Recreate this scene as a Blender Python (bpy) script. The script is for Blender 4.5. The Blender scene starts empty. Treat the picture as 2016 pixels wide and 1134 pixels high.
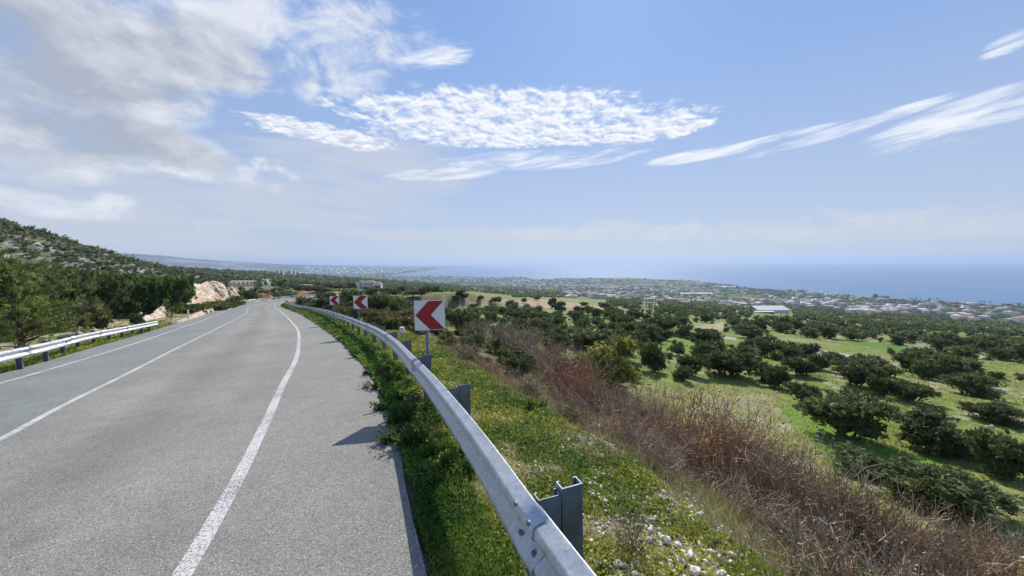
import bpy, math, random
import numpy as np
from mathutils import Vector, Matrix

random.seed(7)
RNG = np.random.default_rng(11)
S = bpy.context.scene
COL = S.collection
PI = math.pi

# ------------------------------------------------------------------ camera
F_PX = 700.0
PITCH = math.atan(51 / F_PX)
ROLL = math.atan(5 / 1000)
_f = np.array([0, math.cos(PITCH), -math.sin(PITCH)])
_r = np.array([1.0, 0, 0])
_u = np.cross(_r, _f)
CAM_R = math.cos(ROLL) * _r - math.sin(ROLL) * _u
CAM_U = math.cos(ROLL) * _u + math.sin(ROLL) * _r
CAM_F = _f
cam_d = bpy.data.cameras.new('camera')
cam_d.sensor_width = 36.0
cam_d.lens = 36.0 * F_PX / 2016
cam_d.clip_start = 0.05
cam_d.clip_end = 200000
cam = bpy.data.objects.new('camera', cam_d)
COL.objects.link(cam)
cam.matrix_world = Matrix(((CAM_R[0], CAM_U[0], -CAM_F[0], 0), (CAM_R[1], CAM_U[1], -CAM_F[1], 0),
                           (CAM_R[2], CAM_U[2], -CAM_F[2], 0), (0, 0, 0, 1)))
S.camera = cam


def ray(px, py):
    """direction through a measured photo point, scaled to one metre forward"""
    v = CAM_F * F_PX + CAM_R * (px - 1008) + CAM_U * (567 - py)
    return v / v[1]


# ------------------------------------------------------------------ exposure, sun, sky
S.view_settings.view_transform = 'Standard'
S.view_settings.look = 'None'
S.view_settings.gamma = 1.0
S.view_settings.exposure = 0.3
S.view_settings.use_curve_mapping = False
S.cycles.use_denoising = True
S.cycles.volume_bounces = 0
S.cycles.max_bounces = 6
S.cycles.transparent_max_bounces = 8

SUN_AZ, SUN_EL = math.radians(15), math.radians(38)      # azimuth clockwise from the view axis
sun_d = bpy.data.lights.new('sun', 'SUN')
sun_d.energy = 4.2
sun_d.angle = math.radians(0.53)
sun_d.color = (1.0, 0.95, 0.87)
sun = bpy.data.objects.new('sun', sun_d)
COL.objects.link(sun)
sdir = Vector((math.sin(SUN_AZ) * math.cos(SUN_EL), math.cos(SUN_AZ) * math.cos(SUN_EL), math.sin(SUN_EL)))
sun.rotation_euler = sdir.to_track_quat('Z', 'Y').to_euler()
sun.location = sdir * 30

world = bpy.data.worlds.new('World')
S.world = world
world.use_nodes = True


class NB:
    """small node-graph builder"""
    def __init__(self, tree):
        self.t = tree
        self.n = tree.nodes
        self.l = tree.links
        self.n.clear()

    def node(self, kind, **kw):
        nd = self.n.new(kind)
        for k, v in kw.items():
            setattr(nd, k, v)
        return nd

    def put(self, sock, v):
        if hasattr(v, 'is_linked') or isinstance(v, bpy.types.NodeSocket):
            self.l.new(v, sock)
        else:
            sock.default_value = v

    def m(self, op, a, b=None, c=None, clamp=False):
        nd = self.n.new('ShaderNodeMath')
        nd.operation = op
        nd.use_clamp = clamp
        self.put(nd.inputs[0], a)
        if b is not None:
            self.put(nd.inputs[1], b)
        if c is not None:
            self.put(nd.inputs[2], c)
        return nd.outputs[0]

    def vm(self, op, a, b=None, scale=None):
        nd = self.n.new('ShaderNodeVectorMath')
        nd.operation = op
        self.put(nd.inputs[0], a)
        if b is not None:
            self.put(nd.inputs[1], b)
        if scale is not None:
            self.put(nd.inputs[3], scale)
        return nd.outputs[0]

    def smooth(self, v, lo, hi, to0=0.0, to1=1.0):
        nd = self.n.new('ShaderNodeMapRange')
        nd.interpolation_type = 'SMOOTHSTEP'
        self.put(nd.inputs[0], v)
        for i, x in enumerate((lo, hi, to0, to1)):
            self.put(nd.inputs[i + 1], x)
        return nd.outputs[0]

    def noise(self, vec, scale, detail=4, rough=0.5, dist=0.0):
        nd = self.n.new('ShaderNodeTexNoise')
        self.put(nd.inputs['Vector'], vec)
        nd.inputs['Scale'].default_value = scale
        nd.inputs['Detail'].default_value = detail
        nd.inputs['Roughness'].default_value = rough
        nd.inputs['Distortion'].default_value = dist
        return nd.outputs['Fac']

    def mix(self, fac, a, b, blend='MIX'):
        nd = self.n.new('ShaderNodeMix')
        nd.data_type = 'RGBA'
        nd.blend_type = blend
        nd.clamp_factor = True
        self.put(nd.inputs[0], fac)
        self.put(nd.inputs[6], a if not isinstance(a, tuple) else (*a, 1)[:4])
        self.put(nd.inputs[7], b if not isinstance(b, tuple) else (*b, 1)[:4])
        return nd.outputs[2]

    def ramp(self, fac, stops):
        nd = self.n.new('ShaderNodeValToRGB')
        self.put(nd.inputs[0], fac)
        e = nd.color_ramp.elements
        while len(e) < len(stops):
            e.new(0.5)
        for k, (p, c) in enumerate(stops):
            e[k].position = p
            e[k].color = (*c, 1)[:4]
        return nd.outputs[0]


def build_sky():
    b = NB(world.node_tree)
    out = b.node('ShaderNodeOutputWorld')
    bg = b.node('ShaderNodeBackground')
    sky = b.node('ShaderNodeTexSky', sky_type='NISHITA')
    sky.sun_disc = False
    sky.sun_elevation = SUN_EL
    sky.sun_rotation = SUN_AZ
    sky.altitude = 160
    sky.air_density = 1.0
    sky.dust_density = 0.15
    sky.ozone_density = 2.0
    STR = 0.1
    tc = b.node('ShaderNodeTexCoord').outputs['Generated']
    sep = b.node('ShaderNodeSeparateXYZ')
    b.l.new(tc, sep.inputs[0])
    x, y, z = sep.outputs
    az = b.m('ARCTAN2', x, y)
    el = b.m('ARCSINE', z)

    def blob(px, py, w, h, rot=0.0, soft=1.0):
        d = ray(px, py)
        a0 = math.atan2(d[0], d[1])
        e0 = math.atan2(d[2], math.hypot(d[0], d[1]))
        # angular size of one photo pixel at that place
        q = F_PX * math.sqrt(1 + ((px - 1008) / F_PX) ** 2 + ((567 - py) / F_PX) ** 2)
        fx = 1.0 / math.hypot(F_PX, 1e-6) / (1 + ((px - 1008) / F_PX) ** 2) * math.cos(e0)
        wa, ha = w * fx, h / q
        da = b.m('MULTIPLY', b.m('SUBTRACT', az, a0), math.cos(e0))
        de = b.m('SUBTRACT', el, e0)
        c, s = math.cos(rot), math.sin(rot)
        u = b.m('ADD', b.m('MULTIPLY', da, c / wa), b.m('MULTIPLY', de, s / wa))
        v = b.m('ADD', b.m('MULTIPLY', da, -s / ha), b.m('MULTIPLY', de, c / ha))
        d2 = b.m('ADD', b.m('MULTIPLY', u, u), b.m('MULTIPLY', v, v))
        return b.smooth(d2, 2.0, 0.0)

    def union(items):
        r = blob(*items[0])
        for it in items[1:]:
            r = b.m('MAXIMUM', r, blob(*it))
        return r

    # direction warped so that layers thin out towards the horizon
    zz = b.m('ADD', b.m('MAXIMUM', z, 0.0), 0.12)
    pl = b.node('ShaderNodeCombineXYZ')
    b.l.new(b.m('DIVIDE', x, zz), pl.inputs[0])
    b.l.new(b.m('DIVIDE', y, zz), pl.inputs[1])
    plane = pl.outputs[0]
    flat = b.vm('MULTIPLY', tc, (1, 1, 1.7))

    base = b.vm('SCALE', sky.outputs[0], scale=STR)
    tint = b.mix(1.0, base, (0.92, 1.0, 1.12), 'MULTIPLY')
    # evenly milky maritime air
    veil = b.smooth(el, math.radians(45), math.radians(0), 0.6, 0.88)
    deep = b.mix(b.smooth(el, math.radians(2), math.radians(34)), (0.385, 0.45, 0.585), (0.215, 0.35, 0.645))
    colr = b.mix(veil, tint, deep)

    def amp(n, k):
        return b.m('MULTIPLY', b.m('SUBTRACT', n, 0.5), k)

    def cover(mask, n, k, lo, hi, top, edge=0.25, gain=1.0):
        d = b.m('ADD', b.m('MULTIPLY', mask, gain), amp(n, k))
        return b.m('MULTIPLY', b.smooth(d, lo, hi, 0.0, top), b.smooth(mask, 0.0, edge)), d

    # high thin veil left of centre and bands over the horizon
    mD = union([(480, 400, 460, 62), (720, 330, 220, 60), (250, 470, 420, 60), (1150, 462, 560, 16), (1700, 455, 420, 24)])
    nD = b.noise(b.vm('MULTIPLY', tc, (1, 1, 7)), 4.0, 7, 0.62, 0.3)
    aD, _ = cover(mD, nD, 2.2, 0.25, 1.1, 0.62)
    colr = b.mix(aD, colr, (0.52, 0.545, 0.605))

    # cirrus on the right and flat streaks
    mC = union([(1930, 220, 250, 36, 0.19), (1640, 262, 200, 11, 0.15), (1500, 278, 130, 8, 0.08), (1385, 304, 120, 11, 0.06), (1815, 285, 110, 13, -0.04),
                (1985, 85, 55, 18, 0.25), (1060, 316, 180, 17, 0.02), (880, 342, 100, 12, 0.08), (860, 113, 70, 20, 0.2)])
    ca = b.node('ShaderNodeCombineXYZ')
    b.l.new(b.m('ADD', b.m('MULTIPLY', az, 2.2), b.m('MULTIPLY', el, 1.2)), ca.inputs[0])
    b.l.new(b.m('SUBTRACT', b.m('MULTIPLY', el, 15.0), b.m('MULTIPLY', az, 1.8)), ca.inputs[1])
    nC = b.noise(ca.outputs[0], 2.6, 10, 0.64, 0.5)
    aC, dC = cover(mC, nC, 4.0, 0.12, 1.4, 0.92, 0.6, 0.82)
    colr = b.mix(aC, colr, (0.76, 0.785, 0.83))

    # altocumulus band
    mB = union([(1340, 252, 70, 16, 0.1), (980, 236, 300, 44, -0.02), (640, 264, 150, 20, -0.06), (1260, 252, 140, 26, 0.05), (1000, 272, 260, 18, 0.0), (1020, 205, 220, 30, -0.03)])
    nB = b.noise(plane, 10.0, 9, 0.66, 0.3)
    nB2 = b.noise(b.vm('ADD', plane, (0.01, -0.025, 0.0)), 10.0, 6, 0.62, 0.3)
    aB, dB = cover(mB, nB, 3.4, 0.28, 1.15, 0.88, 0.6)
    shB = b.m('ADD', amp(b.m('ADD', b.m('SUBTRACT', nB, nB2), 0.5), 3.2), 0.72, clamp=True)
    colr = b.mix(aB, colr, b.mix(shB, (0.50, 0.55, 0.65), (0.84, 0.85, 0.88)))

    # cumulus mass, upper left, and the small puffs
    mA = union([(80, 90, 430, 140), (330, 290, 190, 44, -0.25), (40, 260, 300, 90), (420, 110, 170, 70)])
    mP = union([(518, 346, 66, 34), (395, 449, 66, 17), (300, 452, 60, 12), (582, 474, 26, 9), (240, 405, 90, 24), (450, 466, 30, 8)])
    nP = b.noise(b.vm('MULTIPLY', tc, (1, 1, 1.5)), 13.0, 8, 0.6)
    aP, _ = cover(mP, nP, 4.6, 0.35, 1.3, 0.8, 0.6, 0.62)
    colr = b.mix(aP, colr, (0.70, 0.71, 0.745))
    nA = b.noise(flat, 5.2, 12, 0.62, 0.15)
    nA2 = b.noise(b.vm('ADD', flat, (0.015, 0.025, 0.05)), 5.2, 7, 0.58, 0.15)
    lowA = b.noise(b.vm('ADD', flat, (3.1, 1.7, 0.4)), 2.6, 4, 0.5)
    # thin torn cloud to the right of the mass
    mT = union([(40, 395, 250, 26, -0.1), (190, 415, 120, 18, -0.1), (640, 40, 240, 70), (700, 130, 80, 60, -0.5), (590, 140, 40, 60), (480, 30, 200, 60), (760, 80, 70, 60, -0.4)])
    nT = b.noise(flat, 6.5, 12, 0.64, 0.4)
    aT, _ = cover(mT, nT, 4.0, 0.22, 1.3, 0.92, 0.8, 0.8)
    colr = b.mix(aT, colr, (0.66, 0.685, 0.74))
    aA, dA = cover(mA, nA, 3.7, 0.14, 1.05, 0.95, 0.6, 0.82)
    thick = b.smooth(b.m('ADD', mA, amp(lowA, 2.4)), 0.30, 1.10)
    shA = b.m('ADD', amp(b.m('ADD', b.m('SUBTRACT', nA, nA2), 0.5), 2.6), b.m('SUBTRACT', 0.86, b.m('MULTIPLY', thick, 0.70)), clamp=True)
    colr = b.mix(aA, colr, b.mix(shA, (0.35, 0.385, 0.46), (0.71, 0.73, 0.78)))
    # towering bank far out over the sea
    mE = union([(1210, 448, 65, 17), (1100, 460, 140, 14), (1370, 447, 75, 13), (1630, 430, 55, 24), (1830, 432, 230, 30), (1420, 462, 280, 12)])
    nE = b.noise(b.vm('MULTIPLY', tc, (1, 1, 1.6)), 20, 8, 0.62)
    aE, _ = cover(mE, nE, 4.2, 0.30, 1.3, 0.5, 0.5, 0.8)
    colr = b.mix(aE, colr, (0.58, 0.595, 0.64))

    b.l.new(colr, bg.inputs[0])
    bg.inputs[1].default_value = 1.0
    b.l.new(bg.outputs[0], out.inputs[0])
    world.cycles.sampling_method = 'MANUAL'
    world.cycles.sample_map_resolution = 512


build_sky()


# ------------------------------------------------------------------ helpers
def tag(o, label=None, cat=None, group=None, kind=None):
    if label:
        o['label'] = label
    if cat:
        o['category'] = cat
    if group:
        o['group'] = group
    if kind:
        o['kind'] = kind
    return o


def empty(name, loc=(0, 0, 0), rz=0.0):
    o = bpy.data.objects.new(name, None)
    o.empty_display_size = 0.2
    o.location = loc
    o.rotation_euler = (0, 0, rz)
    COL.objects.link(o)
    return o


def link(name, me, parent=None, loc=(0, 0, 0), rot=(0, 0, 0), sc=(1, 1, 1)):
    o = bpy.data.objects.new(name, me)
    o.location, o.rotation_euler, o.scale = loc, rot, sc
    COL.objects.link(o)
    if parent:
        o.parent = parent
    return o


def mesh_np(name, V, Fc, mat, col=None, smooth=False):
    """mesh from arrays: V (n,3), Fc (m,k) one face size, or a list of such"""
    me = bpy.data.meshes.new(name)
    V = np.asarray(V, np.float32)
    fl = Fc if isinstance(Fc, list) else [Fc]
    fl = [np.asarray(f, np.int32) for f in fl if len(f)]
    loops = np.concatenate([f.ravel() for f in fl])
    tot = np.concatenate([np.full(len(f), f.shape[1], np.int32) for f in fl])
    start = np.concatenate([[0], np.cumsum(tot)[:-1]]).astype(np.int32)
    me.vertices.add(len(V))
    me.vertices.foreach_set('co', V.ravel())
    me.loops.add(len(loops))
    me.loops.foreach_set('vertex_index', loops)
    me.polygons.add(len(tot))
    me.polygons.foreach_set('loop_start', start)
    me.polygons.foreach_set('loop_total', tot)
    if smooth:
        me.polygons.foreach_set('use_smooth', np.ones(len(tot), bool))
    if col is not None:
        at = me.color_attributes.new('Col', 'FLOAT_COLOR', 'POINT')
        c4 = np.ones((len(V), 4), np.float32)
        c4[:, :3] = col
        at.data.foreach_set('color', c4.ravel())
    if mat:
        me.materials.append(mat)
    me.update(calc_edges=True)
    return me


class MB:
    """collects simple solids into one mesh"""
    def __init__(self):
        self.v, self.f = [], []

    def add(self, vs, fs):
        n = len(self.v)
        self.v += [tuple(p) for p in vs]
        self.f += [tuple(i + n for i in f) for f in fs]
        return self

    def box(self, c, s, rz=0.0, taper=1.0, M=None):
        x, y, z = s[0] / 2, s[1] / 2, s[2] / 2
        pts = []
        for dz, k in ((-z, 1.0), (z, taper)):
            for dx, dy in ((-x, -y), (x, -y), (x, y), (-x, y)):
                px, py = dx * k, dy * k
                q = (c[0] + px * math.cos(rz) - py * math.sin(rz), c[1] + px * math.sin(rz) + py * math.cos(rz), c[2] + dz)
                pts.append(M @ Vector(q) if M else q)
        return self.add(pts, [(3, 2, 1, 0), (4, 5, 6, 7), (0, 1, 5, 4), (1, 2, 6, 5), (2, 3, 7, 6), (3, 0, 4, 7)])

    def tube(self, p, q, r0, r1=None, n=8, caps=True):
        r1 = r0 if r1 is None else r1
        p, q = Vector(p), Vector(q)
        d = (q - p).normalized()
        a = d.orthogonal().normalized()
        c = d.cross(a)
        vs = [p + (a * math.cos(2 * PI * i / n) + c * math.sin(2 * PI * i / n)) * r0 for i in range(n)]
        vs += [q + (a * math.cos(2 * PI * i / n) + c * math.sin(2 * PI * i / n)) * r1 for i in range(n)]
        fs = [(i, (i + 1) % n, n + (i + 1) % n, n + i) for i in range(n)]
        if caps:
            fs += [tuple(range(n - 1, -1, -1)), tuple(range(n, 2 * n))]
        return self.add(vs, fs)

    def prism(self, poly, z0, z1):
        n = len(poly)
        vs = [(x, y, z0) for x, y in poly] + [(x, y, z1) for x, y in poly]
        fs = [(i, (i + 1) % n, n + (i + 1) % n, n + i) for i in range(n)] + [tuple(range(n - 1, -1, -1)), tuple(range(n, 2 * n))]
        return self.add(vs, fs)

    def mesh(self, name, mat, smooth=False):
        me = bpy.data.meshes.new(name)
        me.from_pydata(self.v, [], self.f)
        if mat:
            me.materials.append(mat)
        if smooth:
            me.polygons.foreach_set('use_smooth', np.ones(len(self.f), bool))
        me.update()
        return me

    def build(self, name, mat, parent=None, smooth=False):
        return link(name, self.mesh(name, mat, smooth), parent)


def copy_tree(o, parent=None):
    c = o.copy()
    COL.objects.link(c)
    c.parent = parent
    for ch in o.children:
        copy_tree(ch, c)
    return c


def _hash(ix, iy, seed):
    h = (ix.astype(np.int64) * 374761393 + iy.astype(np.int64) * 668265263 + seed * 974634777) & 0xFFFFFFFF
    h = ((h ^ (h >> 13)) * 1274126177) & 0xFFFFFFFF
    h = h ^ (h >> 16)
    return (h & 0xFFFFFF) / float(0xFFFFFF)


def vnoise(x, y, seed=0):
    x, y = np.asarray(x, float), np.asarray(y, float)
    ix, iy = np.floor(x), np.floor(y)
    fx, fy = x - ix, y - iy
    fx, fy = fx * fx * (3 - 2 * fx), fy * fy * (3 - 2 * fy)
    a, b_ = _hash(ix, iy, seed), _hash(ix + 1, iy, seed)
    c, d = _hash(ix, iy + 1, seed), _hash(ix + 1, iy + 1, seed)
    return (a * (1 - fx) + b_ * fx) * (1 - fy) + (c * (1 - fx) + d * fx) * fy


def fbm(x, y, s, seed=0, oct=4):
    x, y = np.asarray(x, float) / s, np.asarray(y, float) / s
    t, a, n = 0.0, 0.5, 0.0
    for k in range(oct):
        t = t + a * vnoise(x, y, seed + k * 17)
        n += a
        a *= 0.5
        x, y = x * 2.03 + 11.3, y * 2.03 + 5.7
    return t / n


def sstep(v, lo, hi):
    t = np.clip((np.asarray(v, float) - lo) / (hi - lo), 0, 1)
    return t * t * (3 - 2 * t)


def lerp(a, b_, t):
    return a + (b_ - a) * t


# ------------------------------------------------------------------ materials
def material(name):
    m = bpy.data.materials.new(name)
    m.use_nodes = True
    b = NB(m.node_tree)
    out = b.node('ShaderNodeOutputMaterial')
    p = b.node('ShaderNodeBsdfPrincipled')
    b.l.new(p.outputs[0], out.inputs[0])
    return m, b, p, out


def simple(name, colour, rough=0.7, metal=0.0, var=0.12, scale=8.0, bump=0.0, spec=0.5, attr=False):
    m, b, p, out = material(name)
    tc = b.node('ShaderNodeTexCoord').outputs['Object']
    n = b.noise(tc, scale, 5, 0.6)
    src = colour
    if attr:
        src = b.node('ShaderNodeVertexColor', layer_name='Col').outputs[0]
        k = b.smooth(n, 0.25, 0.75, 1 - var, 1 + var)
        nd = b.vm('SCALE', src, scale=k)
        b.l.new(nd, p.inputs['Base Color'])
    else:
        lo = tuple(c * (1 - var) for c in colour)
        hi = tuple(min(1, c * (1 + var)) for c in colour)
        b.l.new(b.mix(b.smooth(n, 0.3, 0.7), lo, hi), p.inputs['Base Color'])
    p.inputs['Roughness'].default_value = rough
    p.inputs['Metallic'].default_value = metal
    p.inputs['Specular IOR Level'].default_value = spec
    if bump:
        bp = b.node('ShaderNodeBump')
        bp.inputs['Strength'].default_value = bump
        bp.inputs['Distance'].default_value = 0.02
        b.l.new(n, bp.inputs['Height'])
        b.l.new(bp.outputs[0], p.inputs['Normal'])
    return m


def leafy(name, transl=0.35, rough=0.6, var=0.25, scale=1.2):
    """foliage: the mesh's own leaf colours, a little light through the blades"""
    m, b, p, out = material(name)
    src = b.node('ShaderNodeVertexColor', layer_name='Col').outputs[0]
    oi = b.node('ShaderNodeObjectInfo').outputs['Random']
    k = b.m('MULTIPLY_ADD', oi, var * 2, 1 - var)
    c = b.vm('SCALE', src, scale=k)
    b.l.new(c, p.inputs['Base Color'])
    p.inputs['Roughness'].default_value = rough
    p.inputs['Specular IOR Level'].default_value = 0.25
    tr = b.node('ShaderNodeBsdfTranslucent')
    b.l.new(c, tr.inputs[0])
    mx = b.node('ShaderNodeMixShader')
    mx.inputs[0].default_value = transl
    b.l.new(p.outputs[0], mx.inputs[1])
    b.l.new(tr.outputs[0], mx.inputs[2])
    b.l.new(mx.outputs[0], out.inputs[0])
    return m


def mat_asphalt():
    m, b, p, out = material('asphalt')
    tc = b.node('ShaderNodeTexCoord').outputs['Object']
    big = b.noise(tc, 0.35, 4, 0.55)
    mid = b.noise(tc, 3.0, 5, 0.6)
    v = b.node('ShaderNodeTexVoronoi')
    b.l.new(tc, v.inputs['Vector'])
    v.inputs['Scale'].default_value = 98
    vc = b.node('ShaderNodeSeparateColor')
    b.l.new(v.outputs['Color'], vc.inputs[0])
    fine = b.noise(tc, 130, 3, 0.7)
    lane = b.node('ShaderNodeVertexColor', layer_name='Col').outputs[0]
    k = b.m('MULTIPLY', b.smooth(big, 0.3, 0.7, 0.88, 1.08), b.smooth(mid, 0.3, 0.7, 0.93, 1.06))
    chip = b.smooth(vc.outputs[0], 0.0, 1.0, 0.78, 1.24)
    gap = b.smooth(v.outputs['Distance'], 0.35, 0.75, 1.0, 0.62)
    k = b.m('MULTIPLY', b.m('MULTIPLY', k, chip), b.m('MULTIPLY', gap, b.smooth(fine, 0.3, 0.7, 0.8, 1.2)))
    ck = b.node('ShaderNodeTexVoronoi', feature='DISTANCE_TO_EDGE')
    b.l.new(b.vm('ADD', tc, b.vm('SCALE', b.node('ShaderNodeTexNoise').outputs['Color'], scale=0.0)), ck.inputs['Vector'])
    ck.inputs['Scale'].default_value = 0.33
    wob = b.node('ShaderNodeTexNoise')
    b.l.new(tc, wob.inputs['Vector'])
    wob.inputs['Scale'].default_value = 2.2
    wob.inputs['Detail'].default_value = 6
    b.l.new(b.vm('ADD', tc, b.vm('SCALE', wob.outputs['Color'], scale=1.1)), ck.inputs['Vector'])
    crack = b.m('MULTIPLY', b.smooth(ck.outputs['Distance'], 0.0, 0.0045, 0.42, 0.0), b.smooth(big, 0.5, 0.62))
    k = b.m('MULTIPLY', k, b.m('SUBTRACT', 1.0, crack))
    st = b.noise(b.vm('ADD', tc, (31.0, 7.0, 0)), 0.9, 4, 0.6)
    k = b.m('MULTIPLY', k, b.smooth(st, 0.62, 0.76, 1.0, 0.84))
    pale = b.smooth(vc.outputs[1], 0.955, 0.975, 1.0, 1.7)
    k = b.m('MULTIPLY', k, pale)
    b.l.new(b.vm('SCALE', lane, scale=k), p.inputs['Base Color'])
    p.inputs['Roughness'].default_value = 0.82
    p.inputs['Specular IOR Level'].default_value = 0.35
    bp = b.node('ShaderNodeBump')
    bp.inputs['Strength'].default_value = 0.55
    bp.inputs['Distance'].default_value = 0.006
    h = b.m('ADD', b.m('MULTIPLY', v.outputs['Distance'], -1.0), b.m('MULTIPLY', fine, 0.6))
    b.l.new(h, bp.inputs['Height'])
    b.l.new(bp.outputs[0], p.inputs['Normal'])
    return m


def mat_paint():
    m, b, p, out = material('road_paint')
    tc = b.node('ShaderNodeTexCoord').outputs['Object']
    n = b.noise(tc, 55, 5, 0.7)
    n2 = b.noise(tc, 1.3, 3, 0.6)
    wear = b.smooth(b.m('ADD', n, b.m('MULTIPLY', n2, 0.3)), 0.63, 0.74)
    b.l.new(b.mix(wear, (0.62, 0.585, 0.545), (0.19, 0.185, 0.175)), p.inputs['Base Color'])
    p.inputs['Roughness'].default_value = 0.75
    bp = b.node('ShaderNodeBump')
    bp.inputs['Strength'].default_value = 0.4
    bp.inputs['Distance'].default_value = 0.005
    b.l.new(n, bp.inputs['Height'])
    b.l.new(bp.outputs[0], p.inputs['Normal'])
    return m


def mat_zinc(name, colour, rough):
    m, b, p, out = material(name)
    tc = b.node('ShaderNodeTexCoord').outputs['Object']
    n = b.noise(tc, 6, 6, 0.65)
    v = b.node('ShaderNodeTexVoronoi')
    b.l.new(tc, v.inputs['Vector'])
    v.inputs['Scale'].default_value = 60
    st = b.noise(b.vm('MULTIPLY', tc, (1, 1, 0.12)), 22, 4, 0.6)
    vs = b.node('ShaderNodeSeparateColor')
    b.l.new(v.outputs['Color'], vs.inputs[0])
    k = b.m('MULTIPLY', b.smooth(n, 0.25, 0.75, 0.86, 1.1), b.smooth(vs.outputs[0], 0, 1, 0.93, 1.07))
    k = b.m('MULTIPLY', k, b.smooth(st, 0.3, 0.75, 1.04, 0.86))
    b.l.new(b.vm('SCALE', b.mix(0.0, colour, colour), scale=k), p.inputs['Base Color'])
    du = b.noise(b.vm('MULTIPLY', tc, (1, 1, 2.5)), 1.7, 6, 0.68)
    dirt = b.smooth(du, 0.55, 0.72, 0.0, 0.55)
    zc = b.vm('SCALE', b.mix(0.0, colour, colour), scale=k)
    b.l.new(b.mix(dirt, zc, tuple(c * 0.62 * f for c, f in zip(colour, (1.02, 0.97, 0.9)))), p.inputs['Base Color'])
    p.inputs['Metallic'].default_value = 0.55
    b.l.new(b.smooth(n, 0.3, 0.7, rough - 0.08, rough + 0.1), p.inputs['Roughness'])
    return m


def mat_ground():
    m, b, p, out = material('ground')
    src = b.node('ShaderNodeVertexColor', layer_name='Col').outputs[0]
    tc = b.node('ShaderNodeTexCoord').outputs['Object']
    a = b.noise(tc, 0.9, 6, 0.65)
    c = b.noise(tc, 9.0, 5, 0.65)
    k = b.m('MULTIPLY', b.smooth(a, 0.25, 0.75, 0.72, 1.28), b.smooth(c, 0.25, 0.75, 0.75, 1.25))
    b.l.new(b.vm('SCALE', src, scale=k), p.inputs['Base Color'])
    p.inputs['Roughness'].default_value = 0.95
    p.inputs['Specular IOR Level'].default_value = 0.1
    bp = b.node('ShaderNodeBump')
    bp.inputs['Strength'].default_value = 0.5
    bp.inputs['Distance'].default_value = 0.06
    b.l.new(b.m('ADD', a, b.m('MULTIPLY', c, 0.3)), bp.inputs['Height'])
    b.l.new(bp.outputs[0], p.inputs['Normal'])
    return m


def mat_rock(name, c0, c1, c2, sc=1.0, strata=False):
    m, b, p, out = material(name)
    tc = b.node('ShaderNodeTexCoord').outputs['Object']
    if strata:      # bedding tilted across the face
        sx = b.node('ShaderNodeSeparateXYZ')
        b.l.new(tc, sx.inputs[0])
        d = b.m('ADD', b.m('ADD', b.m('MULTIPLY', sx.outputs[0], 0.8), b.m('MULTIPLY', sx.outputs[1], 0.6)), b.m('MULTIPLY', sx.outputs[2], 0.7))
        cm = b.node('ShaderNodeCombineXYZ')
        b.l.new(b.m('MULTIPLY', d, 1.9), cm.inputs[0])
        b.l.new(b.m('MULTIPLY', sx.outputs[2], 0.45), cm.inputs[1])
        b.l.new(b.m('MULTIPLY', sx.outputs[1], 0.3), cm.inputs[2])
        tc = cm.outputs[0]
    a = b.noise(tc, 1.1 * sc, 7, 0.65, 0.5)
    c = b.noise(tc, 6 * sc, 6, 0.7)
    col = b.mix(b.smooth(a, 0.42, 0.6), c0, c1)
    col = b.mix(b.smooth(b.m('MULTIPLY', a, c), 0.14, 0.34, 1.0, 0.0), col, c2)
    b.l.new(b.vm('SCALE', col, scale=b.smooth(c, 0.25, 0.75, 0.78, 1.15)), p.inputs['Base Color'])
    p.inputs['Roughness'].default_value = 0.95
    p.inputs['Specular IOR Level'].default_value = 0.15
    bp = b.node('ShaderNodeBump')
    bp.inputs['Strength'].default_value = 0.8
    bp.inputs['Distance'].default_value = 0.08 / sc
    b.l.new(b.m('ADD', a, b.m('MULTIPLY', c, 0.5)), bp.inputs['Height'])
    b.l.new(bp.outputs[0], p.inputs['Normal'])
    return m


def mat_sea():
    m, b, p, out = material('sea_water')
    tc = b.node('ShaderNodeTexCoord').outputs['Object']
    n = b.noise(b.vm('MULTIPLY', tc, (1, 0.35, 1)), 0.0012, 5, 0.6)
    w = b.noise(tc, 0.05, 4, 0.6)
    b.l.new(b.mix(b.smooth(n, 0.35, 0.65), (0.125, 0.21, 0.335), (0.145, 0.235, 0.36)), p.inputs['Base Color'])
    p.inputs['Roughness'].default_value = 0.55
    p.inputs['Specular IOR Level'].default_value = 0.035
    bp = b.node('ShaderNodeBump')
    bp.inputs['Strength'].default_value = 0.6
    bp.inputs['Distance'].default_value = 1.2
    b.l.new(w, bp.inputs['Height'])
    b.l.new(bp.outputs[0], p.inputs['Normal'])
    return m


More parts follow.
